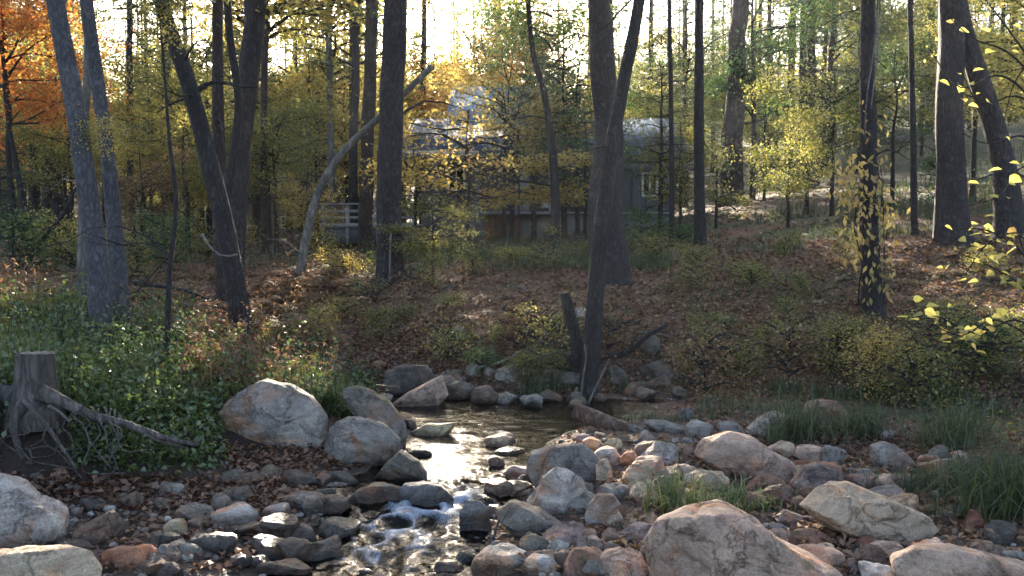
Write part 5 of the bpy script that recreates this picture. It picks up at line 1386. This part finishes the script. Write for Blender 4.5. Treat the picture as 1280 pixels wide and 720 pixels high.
q = np.array([P(a, b, Dl - .61 - .1 * i / 2) for i, (a, b) in enumerate([(785, 540.5), (803, 544), (826, 549)])]) - o
mm, _ = bark_trunk(q, np.array([8.4, 6.5, 1.5]) * Dl / F, 12, .4, 62, 0, .02); mm.build('splintered_end', BARK['pale'], lg_, smooth=True)
hero('snag', 'short broken dead trunk leaning beside the dark trunk on the creek bank', [(727, 480), (722, 440), (714, 400), (706, 366)], 20, 15, 'dark', 0, None, limbs=2, cat='dead tree', flare=.25)
hero('dead_branch', 'thin dead stem leaning far over under the orange foliage', [(22, 338), (50, 305), (78, 270), (96, 234)], 8, 4, 'dark', 0, None, limbs=3, cat='branch', seg=10)
Dh = G(1120, 182)[3]
limb('fallen_log', 'grey fallen log lying on the upper hillside behind the vine clad trunk', [(1096, 172), (1115, 172), (1140, 169), (1152, 167)], 8.5, 7, 'pale', 63, 'log', Dh, seg=14)
limb('fallen_branch', 'dead trunk lying along the bank edge behind the snag', [(628, 384), (660, 394), (700, 406), (745, 404), (800, 402)], 3.6, 2, 'dark', 64, 'branch', G(690, 412)[3], twigs=5)
limb('fallen_branch', 'crooked grey root looping out of the bank below the snag', [(708, 402), (690, 415), (672, 430), (664, 446), (690, 452), (712, 447)], 2.8, 1.5, 'wood', 65, 'branch', G(690, 450)[3] - .1)
limb('fallen_branch', 'thin pale stick lying across the shaded bank', [(580, 465), (605, 458), (632, 450), (652, 438)], 1.8, 1, 'pale', 66, 'branch', G(610, 466)[3])
limb('fallen_branch', 'pale bare twig standing against the dark trunk by the creek', [(735, 505), (742, 490), (750, 474), (756, 460), (762, 448)], 1.6, .8, 'pale', 67, 'branch', G(735, 503)[3] - .1)
limb('fallen_branch', 'white peeled stick propped on the snag', [(727, 492), (729, 470), (733, 445), (731, 430)], 1.6, 1.2, 'pale', 68, 'branch', G(727, 492)[3] - .12)
limb('fallen_branch', 'thin brown stick leaning on the tombstone shaped rock', [(628, 640), (622, 655), (614, 682)], 1.6, 1.3, 'wood', 69, 'branch', G(612, 684)[3], dd=(.12, 0))
limb('fallen_branch', 'dark branch lying in the leaf litter on the bank beyond the leaning trunk', [(760, 447), (785, 440), (812, 418), (835, 405)], 4, 2, 'dark', 70, 'branch', G(770, 448)[3], twigs=3)
limb('fallen_branch', 'short pale stick at the foot of the bank near the mossy rock', [(842, 472), (862, 470), (882, 466)], 1.8, 1.2, 'wood', 71, 'branch', G(860, 474)[3])
limb('fallen_branch', 'arched bare branch hanging between the leaning trunk and the thick bent trunk', [(252, 292), (262, 308), (278, 320), (297, 318)], 1.6, 1, 'pale', 72, 'branch', 8.6)
limb('fallen_branch', 'dark dead branch reaching across behind the slender sapling', [(160, 353), (200, 358), (240, 366), (275, 384)], 3, 1.5, 'dark', 73, 'branch', G(210, 385)[3], twigs=5)
limb('fallen_branch', 'long crooked bough jutting from the dark leaning trunk', [(247, 112), (258, 105), (275, 103), (300, 108), (322, 108)], 3, 1.5, 'dark', 74, 'branch', 8.5, twigs=2)
rg = np.random.default_rng(78)
for k in range(12):
    px, py = rg.uniform(632, 722), rg.uniform(392, 462); D = G(px, py)[3] - .05
    pa = [(px, py)]
    ang = rg.uniform(-.6, .6) + (PI if rg.random() < .4 else 0)
    for j in range(4):
        ang += rg.uniform(-.7, .7); pa.append((pa[-1][0] + 13 * math.cos(ang), pa[-1][1] - 9 * abs(math.sin(ang)) + rg.uniform(-3, 5)))
    limb('dead_root', 'crooked dead root in the tangle on the bank behind the snag', pa, rg.uniform(1.6, 3.4), .7, ['dark', 'wood', 'dark'][k % 3], 130 + k, 'root', D, (0, -.12), twigs=2, group='dead roots behind the snag', seg=7)
rg = np.random.default_rng(77)
for k in range(26):
    px, py = rg.uniform(420, 1250), rg.uniform(340, 480); D = G(px, py)[3]; a = rg.uniform(-.5, .5); L = rg.uniform(25, 70)
    x2, y2 = px + L * math.cos(a), py + L * math.sin(a) * .5
    D2 = G(x2, y2)[3]
    limb('twig', 'bare twig lying in the leaf litter of the far bank', [(px, py), ((px + x2) / 2, (py + y2) / 2 - 3), (x2, y2)], rg.uniform(.9, 1.8), .6, ['wood', 'dark', 'pale'][k % 3], 80 + k, 'twig', D - .04, (0, D2 - D), group='twigs on the far bank', seg=6)

# ------------------------------------------------------------------ vine, yellow leaf spray, bits and pieces
def maple_leaf_quads(Cn, size, r, droop=.5):
    return leaf_quads(Cn, size, r, .85, .5, .1)
def vine():
    r = np.random.default_rng(601); o = np.array(vb); cs = []; mb = MB()
    for k in range(5):
        t = np.linspace(0, 1, 22); a = k * 1.3 + t * r.uniform(2, 5)
        zz = .1 + t * r.uniform(1.6, 2.7)
        ax = np.stack([np.interp(zz, vq[:, 2], vq[:, i]) for i in range(2)], 1)
        R = .15 + .03 * r.random()
        pts = np.stack([ax[:, 0] + np.cos(a) * R, ax[:, 1] + np.sin(a) * R, zz], 1)
        mb.tube(pts, np.linspace(.010, .004, 22), 5, cap=False)
        for q in pts[3:]:
            n = 1 if r.random() < .6 else 3; c = q + r.normal(0, .08, (n, 3)) - np.array([0, .10, .06]); cs.append(c)
    for px, py, s, n in ((1072, 225, .16, 50), (1058, 240, .14, 40), (1104, 268, .13, 34), (1070, 296, .14, 34), (1098, 345, .10, 14), (1066, 205, .10, 20), (1085, 255, .16, 40)):
        q = P(px, py, VD - .15) - o; cs.append(q + r.normal(0, 1, (n, 3)) * s * np.array([.8, .6, .8]))
    cs = np.vstack(cs); n = len(cs)
    d = r.normal(size=(n, 3)) * .5 + np.array([0, -.25, -1]); d /= np.linalg.norm(d, axis=1)[:, None]
    s = np.cross(d, r.normal(size=(n, 3)) + [0, 3, 0]); s /= np.linalg.norm(s, axis=1)[:, None]; nm = np.cross(d, s)
    L = r.uniform(.05, .13, (n, 1))
    Q = np.stack([cs, cs + d * L * .45 + s * L * .2 + nm * L * .06, cs + d * L, cs + d * L * .45 - s * L * .2 + nm * L * .06], 1)
    root = empty('climbing_vine', o, 'yellow green vine with hanging leaves climbing the dark trunk above the bank', 'vine')
    obj_me('leaves', Foliage(Q, np.clip(r.beta(1.6, 1.6, n), 0, 1)).mesh('leaves', LEAF['gold'], mb, BARK['dark']), root)
    for j, (xa, xb, yb_) in enumerate(((1099, 1081, 172), (1101, 1088, 140))):
        q = np.array([P(xa, -40, VD - .45), P((xa + xb) / 2 + 3, 60, VD - .45), P(xb + 2, 125, VD - .45), P(xb, yb_, VD - .4)]) - o
        m, _ = bark_trunk(q, [.010, .010, .009, .007], 6, .1, j, 0, .1); m.build('hanging_stem', BARK['pale'], root, smooth=True)
vine()
def spray():
    """sapling at the edge of the view whose arching twigs carry big yellow leaves"""
    r = np.random.default_rng(611); D = 5.6
    x, y = (1330 - 640) / F * D, D; z = H1(x, y); o = np.array([x, y, z])
    root = empty('maple_sapling', o, 'young sapling at the edge of the view with big bright yellow leaves on arching twigs', 'tree')
    t = np.linspace(0, 1, 6)
    st = np.stack([.12 * np.sin(t * 2) - .15 * t, .1 * t, t * 3.9], 1); st[0, 2] = -.1
    m, q = bark_trunk(st, np.linspace(.03, .008, 6), 10, .1, 3, .3, .1); m.build('trunk', BARK['dark'], root, smooth=True)
    twigs = [[(1318,470),(1280,360),(1232,330),(1196,318),(1180,322)], [(1318,430),(1290,330),(1245,292),(1210,285),(1186,290)], [(1322,480),(1270,400),(1220,415),(1170,395),(1130,388)], [(1322,500),(1285,420),(1240,400),(1200,420),(1170,408)],
             [(1318,330),(1275,290),(1240,300),(1205,345)], [(1312,250),(1270,170),(1235,180),(1200,165)], [(1312,220),(1265,120),(1230,130),(1195,75)], [(1308,150),(1250,60),(1220,50),(1185,20)], [(1305,120),(1270,50),(1240,10),(1215,-20)],
             [(1310,200),(1275,210),(1255,240),(1190,262)], [(1308,100),(1285,80),(1270,100),(1255,150)], [(1320,380),(1290,350),(1275,300),(1262,270)], [(1310,260),(1250,215),(1215,225),(1170,205)], [(1312,170),(1240,95),(1205,110),(1160,60)]]
    cs, nrm = [], []; mb = MB()
    for it, tw in enumerate(twigs):
        dd = r.uniform(-.35, .3)
        pts = np.array([P(a, b, D + dd * min(1, i)) for i, (a, b) in enumerate(tw)]) - o
        k = np.argmin(np.abs(q[:, 2] - (pts[0, 2] - .15))); pts[0] = q[k]
        mm, qq = bark_trunk(pts, np.linspace(.009, .0025, len(pts)), 6, .1, int(r.integers(99)), 0, .05)
        mb.V += mm.V; mb.F += [f + mb.n for f in mm.F]; mb.n += mm.n
        n = int(len(qq) * (1.1 if it < 5 else .28))
        for j in range(n):
            i = int(r.uniform(.38, 1) ** .8 * (len(qq) - 1)); cs.append(qq[i] + r.normal(0, .055, 3) + [0, 0, -.02])
    cs = np.array(cs); n = len(cs)
    nm = r.normal(size=(n, 3)) * .55 + np.array([0, -.25, 1.0]); nm /= np.linalg.norm(nm, axis=1)[:, None]
    a = r.normal(size=(n, 3)) * np.array([1, .7, .3]) + np.array([-.3, 0, -.35]); a -= (a * nm).sum(1)[:, None] * nm; a /= np.linalg.norm(a, axis=1)[:, None]
    b = np.cross(nm, a); L = r.uniform(.035, .085, (n, 1))
    # each leaf: two halves folded along the rib, broad shoulders and a pointed tip
    base, tip = cs - a * L * .45, cs + a * L * .6 - nm * L * .14
    Qs = []
    for sgn in (1, -1):
        Qs.append(np.stack([base, cs - a * L * .22 + b * L * .40 * sgn + nm * L * .10, cs + a * L * .12 + b * L * .36 * sgn + nm * L * .07, tip], 1))
    Q = np.concatenate(Qs); rn = np.tile(np.clip(r.beta(2, 1.6, n), 0, 1), 2)
    obj_me('leaves', Foliage(Q, rn).mesh('leaves', LEAF['yellow'], mb, BARK['dark']), root)
spray()
limb('metal_stake', 'thin pale metal stake standing in front of the tall grey pine', [(487, 356), (488, 325), (489, 291)], 1.5, 1.5, 'pale', 91, 'stake', D490 - .45, flare=0, rough=0)
def plank():
    D = G(520, 296)[3] * .9; m = MB()
    a, b = P(503, 291, D), P(541, 281, D + .5); v = b - a
    s = np.array([0, .12, .0]); u = np.array([0, 0, .035])
    V = [a, b, b + s, a + s]; V += [q + u for q in V]
    V = np.array(V) - a
    m.add(V, [(0,3,2,1),(4,5,6,7),(0,1,5,4),(1,2,6,5),(2,3,7,6),(3,0,4,7)])
    tag(m.build('plank', M_TRIM, None, loc=a), 'white plank catching the light beside the tall grey pine', 'plank')
    m = MB(); z0 = H1(a[0], a[1]); z1 = H1(b[0], b[1])
    for q, zz in ((a, z0), (b, z1)): m.box((q[0] - .04, q[1] + .02, zz - .1), (q[0] + .04, q[1] + .1, q[2] - .002))
    o = np.array([a[0], a[1], z0])
    t = empty('trestle', o, 'rough brown posts holding up the white plank', 'support')
    for q, zz in ((a, z0), (b, z1)):
        m = MB(); m.box((q[0] - .04 - o[0], q[1] + .02 - o[1], zz - .1 - o[2]), (q[0] + .04 - o[0], q[1] + .1 - o[1], q[2] - .002 - o[2])); m.build('post', M_BOARD, t)
plank()
def sprig(name, label, px, py, mat, n, size, seed, rad):
    r = np.random.default_rng(seed); x, y, z, D = G(px, py); cs = np.abs(r.normal(0, 1, (n, 3))) * [0, 0, rad] + r.normal(0, rad * .6, (n, 3)) * [1, 1, .3]
    tag(obj_me(name, Foliage(leaf_quads(cs, size, r, .8, .8), r.beta(2, 2, n)).mesh(name, LEAF[mat]), loc=(x, y, z + .02)), label, name.replace('_', ' '))
sprig('leafy_sprig', 'small bright green leafy sprig at the bottom edge before the flat slab', 1220, 722, 'green', 16, .05, 621, .035)
sprig('leaf_clump', 'bright orange leaf clump in the grass beside the blue grey upright rock', 1178, 592, 'orange', 14, .04, 622, .022)

# ------------------------------------------------------------------ the air in the woods
def haze():
    m = MB(); m.box((-175, -75, -4), (175, 230, 36))
    mt = bpy.data.materials.new('haze_air'); mt.use_nodes = True; n = mt.node_tree.nodes; n.clear()
    out = n.new('ShaderNodeOutputMaterial'); v = n.new('ShaderNodeVolumePrincipled')
    v.inputs['Color'].default_value = (.9, .93, 1, 1); v.inputs['Density'].default_value = HAZE; v.inputs['Anisotropy'].default_value = .5
    mt.node_tree.links.new(v.outputs[0], out.inputs['Volume'])
    tag(m.build('haze', mt), 'thin pale haze hanging in the backlit woods', 'haze', kind='stuff')
HAZE = 0.00028
haze()
